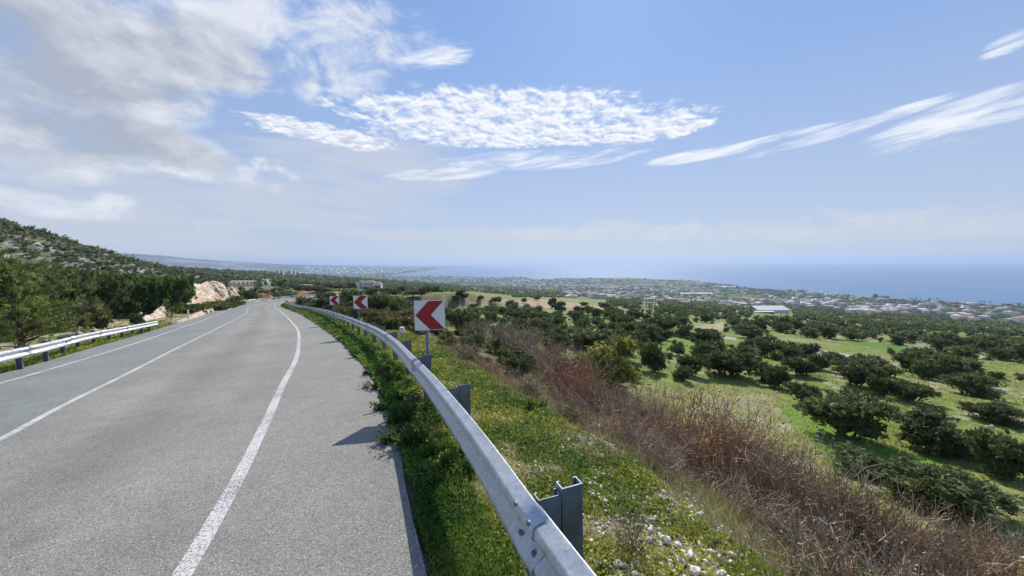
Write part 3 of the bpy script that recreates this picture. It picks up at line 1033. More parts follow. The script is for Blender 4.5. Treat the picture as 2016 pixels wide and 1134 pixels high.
def barrier(name, label, fx, y0, y1, s_first, gap, top, side, mat, mat_post, near_s=20.0, cat='crash barrier', reflect=None, sgroup=None, yb=None):
    """W-beam barrier along x = fx(y); side=-1 when the traffic passes on its left; each panel, post, spacer its own part"""
    X, Y, Sx = path_of(fx, y0, y1)
    root = empty(name, (0, 0, 0))
    tag(root, label, cat, sgroup)

    def at(s):
        x, y = np.interp(s, Sx, X), np.interp(s, Sx, Y)
        x2, y2 = np.interp(s + 0.05, Sx, X), np.interp(s + 0.05, Sx, Y)
        x1, y1_ = np.interp(s - 0.05, Sx, X), np.interp(s - 0.05, Sx, Y)
        t = np.array([x2 - x1, y2 - y1_])
        t = t / np.hypot(*t)
        nrm = np.array([-t[1], t[0]]) * (1 if side < 0 else -1)      # towards the traffic
        return x, y, t, nrm
    L = Sx[-1]
    panel = gap * 2
    s = s_first - panel * math.ceil(s_first / panel)
    k = 0
    bolt_me = MB()
    for a in range(3):
        r0, r1, z0, z1 = ((0.020, 0.018, 0, 0.004), (0.018, 0.011, 0.004, 0.010), (0.011, 0.001, 0.010, 0.012))[a]
        n = 8
        vs = [(r0 * math.cos(2 * PI * i / n), 0.72 * r0 * math.sin(2 * PI * i / n), z0) for i in range(n)] + [(r1 * math.cos(2 * PI * i / n), 0.72 * r1 * math.sin(2 * PI * i / n), z1) for i in range(n)]
        bolt_me.add(vs, [(i, (i + 1) % n, n + (i + 1) % n, n + i) for i in range(n)])
    bolt_mesh = bolt_me.mesh('bolt', M['zinc_dark'], True)
    while s < L - 0.3:
        a, e = max(s - 0.16, 0.0), min(s + panel, L)
        if e - a > 0.5:
            nseg = max(2, int((e - a) / (0.22 if a < near_s else 0.8)))
            ss = np.linspace(a, e, nseg + 1)
            V = []
            for q in ss:
                x, y, t, nr = at(q)
                zb = float(surf(x, y)) + top - 0.31
                lift = 0.011 * (1 - (q - a) / panel)
                for th in (0.0, 0.006):
                    for (o, zz) in BEAM:
                        oo = o + lift - th + 0.002
                        V.append((x + nr[0] * (oo - 0.04), y + nr[1] * (oo - 0.04), zb + zz + (lift * 0.6 if zz > 0.2 else (-lift * 0.6 if zz < 0.1 else 0)) - (th if zz > 0.28 else (-th if zz < 0.03 else 0)) * 0))
            nb = len(BEAM)
            w = 2 * nb
            Fq = []
            for i in range(nseg):
                for j in range(nb - 1):
                    Fq.append((i * w + j, i * w + j + 1, (i + 1) * w + j + 1, (i + 1) * w + j))
                    Fq.append((i * w + nb + j, (i + 1) * w + nb + j, (i + 1) * w + nb + j + 1, i * w + nb + j + 1))
                for j in (0, nb - 1):
                    Fq.append((i * w + j, (i + 1) * w + j, (i + 1) * w + nb + j, i * w + nb + j))
            for i in (0, nseg):
                for j in range(nb - 1):
                    Fq.append((i * w + j, i * w + nb + j, i * w + nb + j + 1, i * w + j + 1))
            me = mesh_np('rail_panel', V, np.array(Fq), mat, smooth=False)
            pan = link('rail_panel', me, root)
            # splice bolts
            if a < near_s:
                for ds in (0.05, 0.22):
                    q = a + ds
                    if a <= 0:
                        continue
                    x, y, t, nr = at(q)
                    zb = float(surf(x, y)) + top - 0.31
                    for zz, tilt, o in ((0.2775, 0.85, 0.0745), (0.198, -0.65, 0.049), (0.112, 0.65, 0.049), (0.0325, -0.85, 0.0745)):
                        nv = Vector((nr[0] * math.cos(tilt), nr[1] * math.cos(tilt), math.sin(tilt)))
                        tv = Vector((t[0], t[1], 0))
                        wv = nv.cross(tv)
                        mt = Matrix(((tv.x, wv.x, nv.x, x + nr[0] * (o - 0.026)), (tv.y, wv.y, nv.y, y + nr[1] * (o - 0.026)), (tv.z, wv.z, nv.z, zb + zz + 0.004 * math.sin(tilt)), (0, 0, 0, 1)))
                        bo = link('bolt', bolt_mesh, pan)
                        bo.matrix_world = mt
        s += panel
        k += 1
    # posts with their spacers
    sp = s_first - gap * math.floor(s_first / gap)
    i = 0
    post_me = sp_me = None
    while sp < L - 0.05:
        x, y, t, nr = at(sp)
        zr = float(surf(x, y))
        ang = math.atan2(nr[1], nr[0])

        def chan(d, wdt, lip, th):
            # open channel section seen from above: web along x, flanges along -y, lips
            return [(0, 0), (d, 0), (d, -wdt), (d - lip, -wdt), (d - lip, -wdt + th), (d - th, -wdt + th), (d - th, -th), (th, -th), (th, -wdt + th), (lip, -wdt + th), (lip, -wdt), (0, -wdt)]
        if post_me is None:
            pb = MB()
            poly = [(px_ - 0.305, py_ + 0.03) for px_, py_ in chan(0.125, 0.07, 0.020, 0.006)][::-1]
            pb.prism(poly, -1.0, 0.045)
            post_me = pb.mesh('post', mat_post)
            sb = MB()
            poly = [(px_ - 0.176, py_ + 0.028) for px_, py_ in chan(0.132, 0.058, 0.016, 0.004)][::-1]
            sb.prism(poly, -0.32, 0.018)
            sp_me = sb.mesh('spacer', mat_post)
        lean = 0.02 * math.sin(i * 7.3)
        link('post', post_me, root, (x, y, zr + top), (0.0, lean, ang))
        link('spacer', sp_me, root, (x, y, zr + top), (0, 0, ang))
        sp += gap
        i += 1
    for q, mt_ in (reflect or []):
        x, y, t, nr = at(q)
        zb = float(surf(x, y)) + top - 0.155
        rb = MB()
        rb.add([(-0.05, 0.0, -0.03), (0.05, 0.0, -0.03), (0.035, 0.055, -0.02), (-0.035, 0.055, -0.02), (-0.05, 0.0, 0.035), (0.05, 0.0, 0.035), (0.035, 0.055, 0.028), (-0.035, 0.055, 0.028)],
               [(0, 1, 2, 3), (7, 6, 5, 4), (0, 4, 5, 1), (1, 5, 6, 2), (2, 6, 7, 3), (3, 7, 4, 0)])
        o = rb.build('reflector', mt_, root)
        nv, tv = Vector((nr[0], nr[1], 0)), Vector((t[0], t[1], 0))
        o.matrix_world = Matrix(((tv.x, nv.x, 0, x - nr[0] * 0.025), (tv.y, nv.y, 0, y - nr[1] * 0.025), (0, 0, 1, zb), (0, 0, 0, 1)))
    return at, Sx, Y


_X, _Y, _S = path_of(x_rail, -4.0, 96.0)
S1 = float(np.interp(1.76, _Y, _S))         # the splice nearest the camera
GAP = 2.38
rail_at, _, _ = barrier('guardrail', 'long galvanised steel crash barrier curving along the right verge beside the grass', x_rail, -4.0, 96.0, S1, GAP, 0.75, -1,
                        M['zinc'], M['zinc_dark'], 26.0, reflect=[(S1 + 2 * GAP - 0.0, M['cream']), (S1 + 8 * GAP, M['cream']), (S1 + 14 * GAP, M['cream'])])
x_lrail = spline([(-4.4, -6), (-9.6, 3), (-14.54, 9.94), (-16.05, 11.96), (-19.34, 15.91), (-22.92, 21.03), (-26.95, 26.78)])
barrier('guardrail', 'short galvanised crash barrier on the left side of the road below the tall pine', x_lrail, -6.0, 26.78, 0.6, 2.0, 0.72, 1,
        M['zinc'], M['zinc_dark'], 10.0, reflect=[(24.0, M['red_plastic'])])
x_frail = spline([(-79.5, 101.5), (-81.6, 106), (-82.0, 112), (-80.4, 119), (-76.5, 127), (-70, 136)])
barrier('guardrail', 'distant crash barrier around the outside of the far bend', x_frail, 101.5, 136.0, 0.6, 2.0, 0.75, 1, M['zinc'], M['zinc_dark'], 0.0)


# ------------------------------------------------------------------ signs and markers
def chevron_sign(label, loc, yaw, sz, pole_h, offs, tilt=0.0, shape=None):
    t = empty('chevron_sign', loc, yaw)
    tag(t, label, 'road sign', 'red and white chevron signs')
    h = sz / 2
    pb = MB().tube((0, 0.045, -0.5), (0.012, 0.045, pole_h + sz * 0.9), 0.026, n=12)
    pb.build('pole', M['zinc_dark'], t, True)
    panel = MB().box((offs, 0.0, pole_h + h), (sz, 0.012, sz))
    o = panel.build('panel', M['white'], t)
    o.rotation_euler = (0, tilt, 0)
    cx, cz = offs, pole_h + h
    # the pointed band, proud of the sheet
    k = sz / 2
    poly = [(-0.94 * k, 0.02 * k), (-0.06 * k, 0.97 * k), (0.95 * k, 0.97 * k), (0.08 * k, 0.02 * k), (0.985 * k, -0.97 * k), (0.0 * k, -0.97 * k)]
    n = len(poly)
    cb = MB()
    fr = [(cx + px_, -0.0085, cz + pz_) for px_, pz_ in poly]
    bk = [(cx + px_, -0.0055, cz + pz_) for px_, pz_ in poly]
    cb.add(fr + bk, [(0, 1, 2, 3), (0, 3, 4, 5), (11, 10, 9, 6), (9, 8, 7, 6)] + [(i, n + i, n + (i + 1) % n, (i + 1) % n) for i in range(n)])
    c = cb.build('chevron', M['red'], t)
    c.rotation_euler = (0, tilt, 0)
    rb = MB()
    for zz in (0.22, 0.78):
        rb.box((offs, 0.013, pole_h + sz * zz), (sz * 0.7, 0.012, 0.03))
        rb.box((0, 0.045, pole_h + sz * zz), (0.075, 0.06, 0.026))
    rb.build('bracket', M['zinc_dark'], t)
    return t


def place_sign(label, px, py_bot, py_top, w_px, pole_px, s_along, side_off, sz, yaw, tilt=0.0):
    x, y, tt, nr = rail_at(s_along)
    x, y = x - nr[0] * side_off, y - nr[1] * side_off
    v = ray(pole_px, py_bot)
    # keep the measured bearing of the pole, at the distance of the barrier behind which it stands
    d = y / v[1]
    x = v[0] * d
    z0 = land1(x, y)
    zb = ray(px, py_bot)[2] * d
    offs = (ray(px, py_bot)[0] - v[0]) * d
    return chevron_sign(label, (x, y, z0), yaw, sz, zb - z0, offs, tilt)


place_sign('largest chevron sign, on its pole behind the near end of the barrier', 849.5, 650, 590.5, 58, 839, S1 + 2 * GAP + 0.02, 0.36, 0.535, math.radians(7), math.radians(-1))
place_sign('middle chevron sign, standing left of the red earth mound', 709.8, 608, 586, 23, 705, S1 + 7 * GAP, 0.36, 0.63, math.radians(14))
place_sign('smallest chevron sign, farthest along the barrier in front of bushes', 658.7, 599.8, 585.5, 15, 656.2, S1 + 11 * GAP + 0.3, 0.36, 0.62, math.radians(18))


def milestone(name, label, cat, px, py, w, h, mat, depth=None):
    x, y, z = spot(px, py)
    b_ = MB()
    n = 10
    prof = [(0.56, -0.2), (0.52, 0.04), (0.47, 0.4), (0.41, 0.8), (0.385, 0.95), (0.33, 1.0)]
    vs, fs = [], []
    for a, (r, zz) in enumerate(prof):
        for i in range(4 * 3):
            t = 2 * PI * i / 12 + PI / 4
            sq = 1 / max(abs(math.cos(t)), abs(math.sin(t)))
            k = 0.35 + 0.65 * min(sq, 1.3) / 1.3
            vs.append((w * r * k * 1.35 * math.cos(t), w * 0.8 * r * k * 1.35 * math.sin(t), h * zz))
    m_ = 12
    for a in range(len(prof) - 1):
        fs += [(a * m_ + i, a * m_ + (i + 1) % m_, (a + 1) * m_ + (i + 1) % m_, (a + 1) * m_ + i) for i in range(m_)]
    fs.append(tuple((len(prof) - 1) * m_ + i for i in range(m_)))
    b_.add(vs, fs)
    o = b_.build(name, mat)
    o.location = (x, y, z)
    o.rotation_euler = (0.02, -0.03, 0.3)
    tag(o, label, cat)
    return o


milestone('marker_stone', 'white painted marker stone in the grass behind the barrier', 'marker stone', 792, 658, 0.30, 0.40, M['whitewash'])


def marker_post():
    x, y, z = spot(371, 627)
    t = empty('marker_post', (x, y, z))
    tag(t, 'small white roadside post at the start of the kerb on the left', 'marker post')
    MB().box((0, 0, 0.3), (0.16, 0.12, 1.4), taper=0.9).build('shaft', M['whitewash'], t)
    MB().box((0, 0, 1.03), (0.19, 0.15, 0.06), taper=0.6).build('cap', M['whitewash'], t)
    MB().box((0, -0.064, 0.78), (0.07, 0.012, 0.12)).build('reflector', M['red_plastic'], t)


marker_post()


def warning_back():
    v = ray(574.5, 581)
    d = 116.0
    x, y = v[0] * d, d
    z = land1(x, y)
    t = empty('triangle_sign', (x, y, z), math.radians(30))
    tag(t, 'grey back of a triangular warning sign at the far bend', 'road sign')
    zb = v[2] * d - z
    MB().tube((0, 0.05, -0.5), (0, 0.05, zb + 1.25), 0.04, n=8).build('pole', M['zinc_dark'], t, True)
    pr = [(-0.75, 0), (0.75, 0), (0.09, 1.3), (-0.09, 1.3)]
    b_ = MB()
    b_.add([(a, -0.01, zb + c) for a, c in pr] + [(a, 0.01, zb + c) for a, c in pr], [(0, 1, 2, 3), (7, 6, 5, 4), (0, 4, 5, 1), (1, 5, 6, 2), (2, 6, 7, 3), (3, 7, 4, 0)])
    b_.build('plate', M['zinc_dark'], t)


warning_back()
# ------------------------------------------------------------------ plants: shapes
def unit(v):
    return v / np.maximum(np.linalg.norm(v, axis=1, keepdims=True), 1e-9)


def leaves(base, d, ln, wd, cols, belly=0.45):
    """diamond leaves: base point, direction, length and width per leaf"""
    n = len(base)
    side = unit(np.cross(d, RNG.normal(size=(n, 3))))
    ln, wd = np.broadcast_to(ln, (n,))[:, None], np.broadcast_to(wd, (n,))[:, None]
    mid = base + d * ln * belly
    V = np.stack([base, mid + side * wd * 0.5, base + d * ln, mid - side * wd * 0.5], 1).reshape(-1, 3)
    Fq = np.arange(4 * n).reshape(n, 4)
    return V, Fq, np.repeat(cols, 4, 0)


def tufts(tips, dirs, per, ln, wd, spread, ca, cb, jit=0.15, pw=1.3):
    n = len(tips)
    k = RNG.random(n) ** pw
    tc = lerp(np.array(ca)[None], np.array(cb)[None], k[:, None])
    T, D = np.repeat(tips, per, 0), np.repeat(dirs, per, 0)
    N = len(T)
    d = unit(D + spread * RNG.normal(size=(N, 3)))
    L = ln * RNG.uniform(0.6, 1.25, N)
    base = T - d * (L * RNG.uniform(0.2, 0.9, N))[:, None] + RNG.normal(size=(N, 3)) * ln * 0.18
    c = np.repeat(tc, per, 0) * RNG.uniform(1 - jit, 1 + jit, (N, 1))
    return leaves(base, d, L, wd * RNG.uniform(0.7, 1.3, N), c)


def merge(parts):
    V, Fs, C, o = [], [], [], 0
    for v, f, c in parts:
        V.append(v)
        Fs.append(f + o)
        C.append(c)
        o += len(v)
    return np.concatenate(V), np.concatenate(Fs), np.concatenate(C)


def lobed(lobes, n, zmin=-0.35, rough=0.12):
    lobes = np.array(lobes, float)                     # cx cy cz rx ry rz
    w = (lobes[:, 3] * lobes[:, 4] + lobes[:, 4] * lobes[:, 5])
    k = RNG.choice(len(lobes), n * 3, p=w / w.sum())
    d = unit(RNG.normal(size=(n * 3, 3)))
    ok = d[:, 2] > zmin
    k, d = k[ok], d[ok]
    rad = 1 + rough * RNG.normal(size=len(d))
    p = lobes[k, :3] + d * lobes[k, 3:] * rad[:, None]
    inside = np.zeros(len(p), bool)
    for i, L in enumerate(lobes):
        q = ((p - L[:3]) / L[3:])
        inside |= ((q ** 2).sum(1) < 0.6) & (k != i)
    p, d = p[~inside], d[~inside]
    return p[:n], unit(d + np.array([0, 0, 0.35]))[:n]


def core(lobes, k=0.72, colr=(0.03, 0.045, 0.018), seg=7):
    """solid lumps in dark leaf colour, added inside to keep a bush from being see-through"""
    parts = []
    t = np.linspace(0, PI, 5)
    a = np.linspace(0, 2 * PI, seg, endpoint=False)
    for L in lobes:
        V = []
        for tt in t:
            for aa in a:
                r = k * RNG.uniform(0.75, 1.1)
                V.append((L[0] + L[3] * r * math.sin(tt) * math.cos(aa), L[1] + L[4] * r * math.sin(tt) * math.sin(aa), L[2] + L[5] * r * math.cos(tt)))
        Fq = [(i * seg + j, (i + 1) * seg + j, (i + 1) * seg + (j + 1) % seg, i * seg + (j + 1) % seg) for i in range(4) for j in range(seg)]
        parts.append((np.array(V), np.array(Fq), np.tile(np.array(colr), (len(V), 1))))
    return merge(parts)


def limb(mb, p, q, r0, r1, bend=0.1, n=6, seg=3):
    p, q = np.array(p, float), np.array(q, float)
    pts = [p + (q - p) * t + RNG.normal(size=3) * bend * (1 if 0 < t < 1 else 0) for t in np.linspace(0, 1, seg + 1)]
    for i in range(seg):
        a, c = r0 + (r1 - r0) * i / seg, r0 + (r1 - r0) * (i + 1) / seg
        mb.tube(pts[i], pts[i + 1], a, c, n, caps=True)
    return pts


JUN_A, JUN_B = (0.062, 0.090, 0.031), (0.205, 0.23, 0.08)


def rand_lobes(k, w, h, flat=0.8):
    L = [(w * RNG.uniform(-.08, .08), w * RNG.uniform(-.08, .08), h * 0.4, w * 0.32, w * 0.30, h * 0.42)]
    for i in range(k):
        a = 2 * PI * (i + RNG.uniform(-0.3, 0.3)) / k
        r = w * RNG.uniform(0.2, 0.36)
        s = RNG.uniform(0.12, 0.27)
        L.append((r * math.cos(a) * RNG.uniform(0.7, 1.25), r * math.sin(a), h * RNG.uniform(0.18, 0.85), w * s * RNG.uniform(0.8, 1.4), w * s, h * s * RNG.uniform(0.8, 1.6) * flat))
    return L


def bush_protos(nvar, tips, per, ln, wd, w=1.0, h=0.72, ca=JUN_A, cb=JUN_B, spread=0.55, lobes=7, name='crown', rough=0.14):
    out = []
    for _ in range(nvar):
        L = rand_lobes(lobes, w, h)
        p, d = lobed(L, tips, rough=rough)
        parts = [tufts(p, d, per, ln, wd, spread, ca, cb), core(L, 0.74, tuple(lerp(np.array(ca), np.array(cb), 0.15)))]
        V, Fq, C = merge(parts)
        V[:, 2] = np.maximum(V[:, 2], -0.1)
        crown = mesh_np(name, V, Fq, M['leaf'], C)
        tb = MB()
        for i in range(5):
            a = 2 * PI * i / 5 + RNG.uniform(0, 1)
            limb(tb, (0.04 * math.cos(a), 0.04 * math.sin(a), -0.15), (w * 0.25 * math.cos(a), w * 0.25 * math.sin(a), h * 0.5), 0.03, 0.008, 0.03, 5, 2)
        out.append((crown, tb.mesh('trunk', M['bark'])))
    return out


def tree_protos(nvar, tips, per, ln, wd, w=1.0, h=0.8, trunk=0.22, ca=JUN_A, cb=JUN_B, lobes=8):
    out = []
    for _ in range(nvar):
        L = [(x, y, z * 0.8 + trunk, a, b_, c * 0.85) for x, y, z, a, b_, c in rand_lobes(lobes, w, h)]
        p, d = lobed(L, tips, zmin=-0.6)
        V, Fq, C = merge([tufts(p, d, per, ln, wd, 0.6, ca, cb), core(L, 0.66, tuple(lerp(np.array(ca), np.array(cb), 0.15)))])
        V[:, 2] = np.maximum(V[:, 2], trunk * 0.45)
        crown = mesh_np('crown', V, Fq, M['leaf'], C)
        tb = MB()
        top = limb(tb, (0, 0, -0.2), (0.03, 0.02, trunk + 0.08), 0.045, 0.034, 0.01, 7, 3)[-1]
        for i in range(4):
            a = 2 * PI * i / 4 + RNG.uniform(0, 1)
            limb(tb, top, (w * 0.27 * math.cos(a), w * 0.27 * math.sin(a), trunk + h * 0.4), 0.026, 0.008, 0.03, 5, 2)
        out.append((crown, tb.mesh('trunk', M['bark'])))
    return out


P_JUN = bush_protos(7, 420, 12, 0.095, 0.025, rough=0.2, spread=0.62, lobes=10)
P_MID = bush_protos(6, 170, 7, 0.14, 0.045, rough=0.22, spread=0.7, lobes=9)
P_TREE = tree_protos(4, 260, 8, 0.11, 0.045, ca=(0.05, 0.066, 0.028), cb=(0.165, 0.175, 0.075))
P_YEL = bush_protos(2, 420, 9, 0.075, 0.036, h=0.8, ca=(0.12, 0.14, 0.025), cb=(0.36, 0.34, 0.07), spread=0.8)
P_BRN = bush_protos(3, 260, 9, 0.10, 0.02, h=0.6, ca=(0.12, 0.10, 0.045), cb=(0.28, 0.22, 0.095), spread=0.6)


PLACED = []          # x, y, radius of everything planted


def plant(name, label, cat, protos, x, y, w, hk=1.0, group=None, z=None, k=None):
    i = int(RNG.integers(len(protos))) if k is None else k
    crown, trunk = protos[i]
    z = land1(x, y) - 0.03 * w if z is None else z
    e = empty(name, (x, y, z), float(RNG.uniform(0, 2 * PI)))
    e.scale = (w, w, w * hk)
    tag(e, label, cat, group)
    link('trunk', trunk, e)
    link('crown', crown, e)
    PLACED.append((x, y, w * 0.5))
    return e


def plant_px(name, label, cat, protos, px, py, wpx, hpx=None, group=None, native_h=0.76, k=None, back=0.5, depth=None):
    """a plant whose foot and width were measured in the photo"""
    if depth:
        v = ray(px, py)
        x, y = v[0] * depth, depth
        z = land1(x, y)
        hpx = hpx + float(project(x, y, z)[1]) - py
        back = 0.0
    else:
        x, y, z = spot(px, py)
    r = math.hypot(x, y)
    w = wpx * y / F_PX
    y2 = y + back * w * y / r * 0.5
    x2 = x + back * w * x / r * 0.5
    h_m = None if hpx is None else hpx * y / F_PX
    w = w / 1.2
    hk = 1.0 if hpx is None else h_m / (native_h * w)
    return plant(name, label, cat, protos, x2, y2, w, hk, group, None, k)


# ------------------------------------------------------------------ prominent shrubs of the slope
NEAR_SHRUBS = [
    (1667, 868, 160, 95, 'broad dark juniper bush at the near edge of the bright green glade'),
    (1734, 782, 48, 46, 'narrow upright juniper standing on the slope above the glade'),
    (1792, 792, 80, 46, 'low spreading juniper with a pale twiggy top above the glade'),
    (1841, 897, 150, 76, 'wide juniper with two humps on the far side of the glade'),
    (1976, 946, 120, 100, 'dense tall juniper below the glade, cut by the picture edge'),
    (1949, 832, 95, 42, 'low dark juniper on the stony slope beneath the curving track'),
    (1906, 779, 85, 52, 'dark juniper close below the pale track'),
    (1684, 762, 86, 55, 'rounded juniper in the middle of the slope below the track'),
    (1589, 803, 72, 48, 'small juniper touching the upper tip of the glade'),
    (1531, 766, 66, 52, 'dark juniper left of the glade, behind the dry brush'),
    (1577, 742, 62, 40, 'compact juniper below the reddish bare patch'),
    (1848, 1010, 230, 95, 'large bushy juniper rising behind the grey dry brush'),
    (1698, 940, 120, 42, 'low dark bush at the foot of the glade behind the dry brush'),
    (1033, 690, 92, 46, 'dark juniper clump behind the dry shrubs right of the largest sign'),
    (1092, 706, 66, 60, 'upright dark juniper behind the pale twigs'),
    (1160, 690, 108, 46, 'long dark juniper thicket above the yellow green shrub'),
    (1225, 697, 60, 40, 'round juniper just right of the long thicket'),
    (1285, 733, 62, 68, 'tall pointed juniper right of the yellow green shrub'),
    (1440, 748, 112, 62, 'broad shaggy juniper above the reddish dry brush'),
    (1383, 706, 56, 36, 'small juniper beside the stony clearing'),
    (1363, 742, 60, 46, 'juniper between the tall pointed one and the broad shaggy one'),
    (1060, 652, 56, 30, 'juniper in the upper slope below the pale path'),
    (1145, 645, 50, 30, 'flat topped juniper under the orange bare strip'),
    (1225, 648, 64, 32, 'dark juniper hump below the orange bare strip'),
    (1305, 657, 76, 36, 'wide juniper left of the pale clearing'),
    (1391, 667, 54, 22, 'low juniper on the edge of the pale clearing'),
    (1476, 667, 60, 32, 'bulky juniper right of the pale clearing'),
    (905, 655, 62, 48, 'dark juniper peeping out right of the largest sign'),
    (985, 668, 60, 34, 'dark juniper in the gap behind the first dry shrubs'),
    (1640, 712, 44, 22, 'small juniper at the edge of the pale track'),
]
for px, py, w, h, lab in NEAR_SHRUBS:
    plant_px('juniper_bush', lab, 'bush', P_JUN, px, py, w, h, 'juniper bushes scattered over the slope')
plant_px('leafy_shrub', 'yellow green leafy shrub growing up over the edge of the verge', 'shrub', P_YEL, 1190, 772, 165, 104)
plant_px('leafy_shrub', 'smaller yellow green shrub left of the large one on the verge edge', 'shrub', P_YEL, 1105, 748, 70, 44)

# the left side of the road
LEFT = [
    ('pine_tree', 'bright green wind combed pine beside the left barrier', 'tree', 'PINE', 50, 698, 265, 215),
    ('pine_tree', 'broad dark green pine tree behind the boulders', 'tree', 'T', 300, 592, 165, 82),
    ('juniper_bush', 'dark low bush in front of the broad pine', 'bush', 'J', 300, 612, 76, 34),
    ('juniper_bush', 'brownish bush at the edge of the turnout', 'bush', 'B', 168, 622, 62, 40),
    ('juniper_bush', 'dark tree-like bush between the two pines', 'bush', 'J', 205, 600, 100, 76),
    ('juniper_bush', 'dark bush high behind the bright pine', 'bush', 'J', 128, 580, 100, 70),
    ('juniper_bush', 'dull green bush touching the left edge of the picture', 'bush', 'J', 20, 560, 120, 60),
    ('juniper_bush', 'small dark bush beside the grey boulders', 'bush', 'J', 196, 634, 40, 24),
    ('juniper_bush', 'small spiky bush in front of the low pale rocks', 'bush', 'J', 270, 640, 32, 22),
    ('juniper_bush', 'green bushes growing along the foot of the cutting, nearest', 'bush', 'G', 385, 612, 62, 24),
    ('juniper_bush', 'green bush along the foot of the cutting, next to the last', 'bush', 'G', 425, 606, 60, 22),
    ('juniper_bush', 'low green bush at the near foot of the cutting beside the marker post', 'bush', 'G', 366, 617, 44, 16),
    ('juniper_bush', 'low green bush between the two larger ones along the kerb', 'bush', 'G', 405, 609, 48, 17),
    ('juniper_bush', 'low green bush under the middle of the cutting', 'bush', 'G', 443, 602, 44, 16),
    ('juniper_bush', 'green bush at the far end of the cutting by the kerb', 'bush', 'G', 462, 598, 44, 22),
    ('juniper_bush', 'dark bush between the cutting and the far bend', 'bush', 'J', 490, 590, 34, 22),
]


def pine_proto(hgt=1.0):
    tb = MB()
    pts = limb(tb, (0, 0, -0.12), (0.04, 0.02, 0.80), 0.028, 0.010, 0.015, 8, 5)
    tips, dirs = [], []
    for i in range(74):
        z = RNG.uniform(0.06, 0.80)
        a = RNG.uniform(0, 2 * PI)
        reach = (0.58 - 0.5 * max(0, z - 0.3)) * RNG.uniform(0.5, 1.05)
        s = np.array([0.03 * z, 0.02 * z, z])
        e = s + np.array([math.cos(a) * reach, math.sin(a) * reach, reach * RNG.uniform(0.1, 0.6)])
        limb(tb, s, e, 0.008, 0.002, 0.012, 4, 2)
        for q in range(12):
            t = RNG.uniform(0.3, 1.05)
            d = unit(((e - s) + np.array([0, 0, reach * 0.5]))[None])[0]
            p = s + (e - s) * t + RNG.normal(size=3) * 0.038
            tips.append(p)
            dirs.append(unit((d + RNG.normal(size=3) * 0.5)[None])[0])
    tips, dirs = np.array(tips), np.array(dirs)
    V, Fq, C = tufts(tips, dirs, 13, 0.052, 0.0085, 0.38, (0.13, 0.20, 0.045), (0.36, 0.42, 0.115), 0.2, 1.0)
    return [(mesh_np('crown', V, Fq, M['leaf'], C), tb.mesh('trunk', M['bark']))]


P_PINE = pine_proto()
P_BIG = tree_protos(1, 950, 12, 0.052, 0.02, h=0.5, trunk=0.03, ca=(0.045, 0.085, 0.024), cb=(0.16, 0.23, 0.05), lobes=13)
P_GRN = bush_protos(2, 260, 9, 0.10, 0.03, h=0.55, ca=(0.07, 0.09, 0.028), cb=(0.21, 0.215, 0.065), spread=0.7)
DEPTH = {(300, 592): 52, (205, 600): 46, (128, 580): 40, (20, 560): 42, (168, 622): 34, (196, 634): 33, (366, 617): 56, (385, 612): 60, (405, 609): 66, (425, 606): 73, (443, 602): 82, (462, 598): 95, (490, 590): 118}
for nm, lab, cat, kind, px, py, w, h in LEFT:
    pr = {'PINE': P_PINE, 'T': P_BIG, 'J': P_JUN, 'B': P_BRN, 'G': P_GRN}[kind]
    nh = {'PINE': 0.92, 'T': 0.56}.get(kind, 0.76)
    plant_px(nm, lab, cat, pr, px, py, w, h, None if kind in 'PINET' else 'bushes on the left side of the road', nh, back=0.8, depth=DEPTH.get((px, py)))

MARKS = [('the middle chevron sign', 710, 597), ('the red earth heap', 736, 595), ('the villa', 724, 560), ('the yellowish fallow field', 930, 582), ('the far bend', 560, 590), ('the bright green glade', 1680, 870), ('the pale winding track', 1650, 700), ('the yellow green leafy shrub', 1185, 740), ('the stony clearing', 1400, 645),
         ('the orange bare strip', 1225, 610), ('the tan ploughed field', 1090, 600), ('the large pale shed', 1523, 612), ('the white marker stone', 792, 645),
         ('the largest chevron sign', 850, 620), ('the green strip above the track', 1730, 682), ('the right edge of the picture', 2000, 800), ('the tall pointed juniper', 1285, 700),
         ('the reddish dry brush', 1420, 760)]
MARKS_L = [('the bright pine', 60, 590), ('the broad dark pine', 290, 550), ('the grey boulders', 215, 605), ('the limestone cutting', 410, 560), ('the hill crest', 100, 445),
           ('the bare rocky band of the hill', 140, 480), ('the white roofed farm shed', 474, 555), ('the silo', 523, 552)]


def describe(x, y, w, hk, left, noun=None):
    u, v = project(x, y, land1(x, y))
    nm, mu, mv = min(MARKS_L if left else MARKS, key=lambda q: math.hypot(q[1] - u, (q[2] - v) * 2.0))
    du, dv = u - mu, (v - mv) * 2.0
    q = math.hypot(du, dv)
    if abs(dv) > abs(du):
        rel = 'above' if dv < 0 else 'below'
    else:
        rel = 'left of' if du < 0 else 'right of'
    dist = 'close ' if q < 60 else ('' if q < 130 else 'well ')
    size = 'small' if w < 2.4 else ('large' if w > 3.8 else 'middling')
    shape = 'flat topped' if hk < 0.97 else ('upright' if hk > 1.17 else 'round')
    return f"{size} {shape} {noun or ('dark bush' if left else 'dark juniper')} {dist}{rel} {nm}"


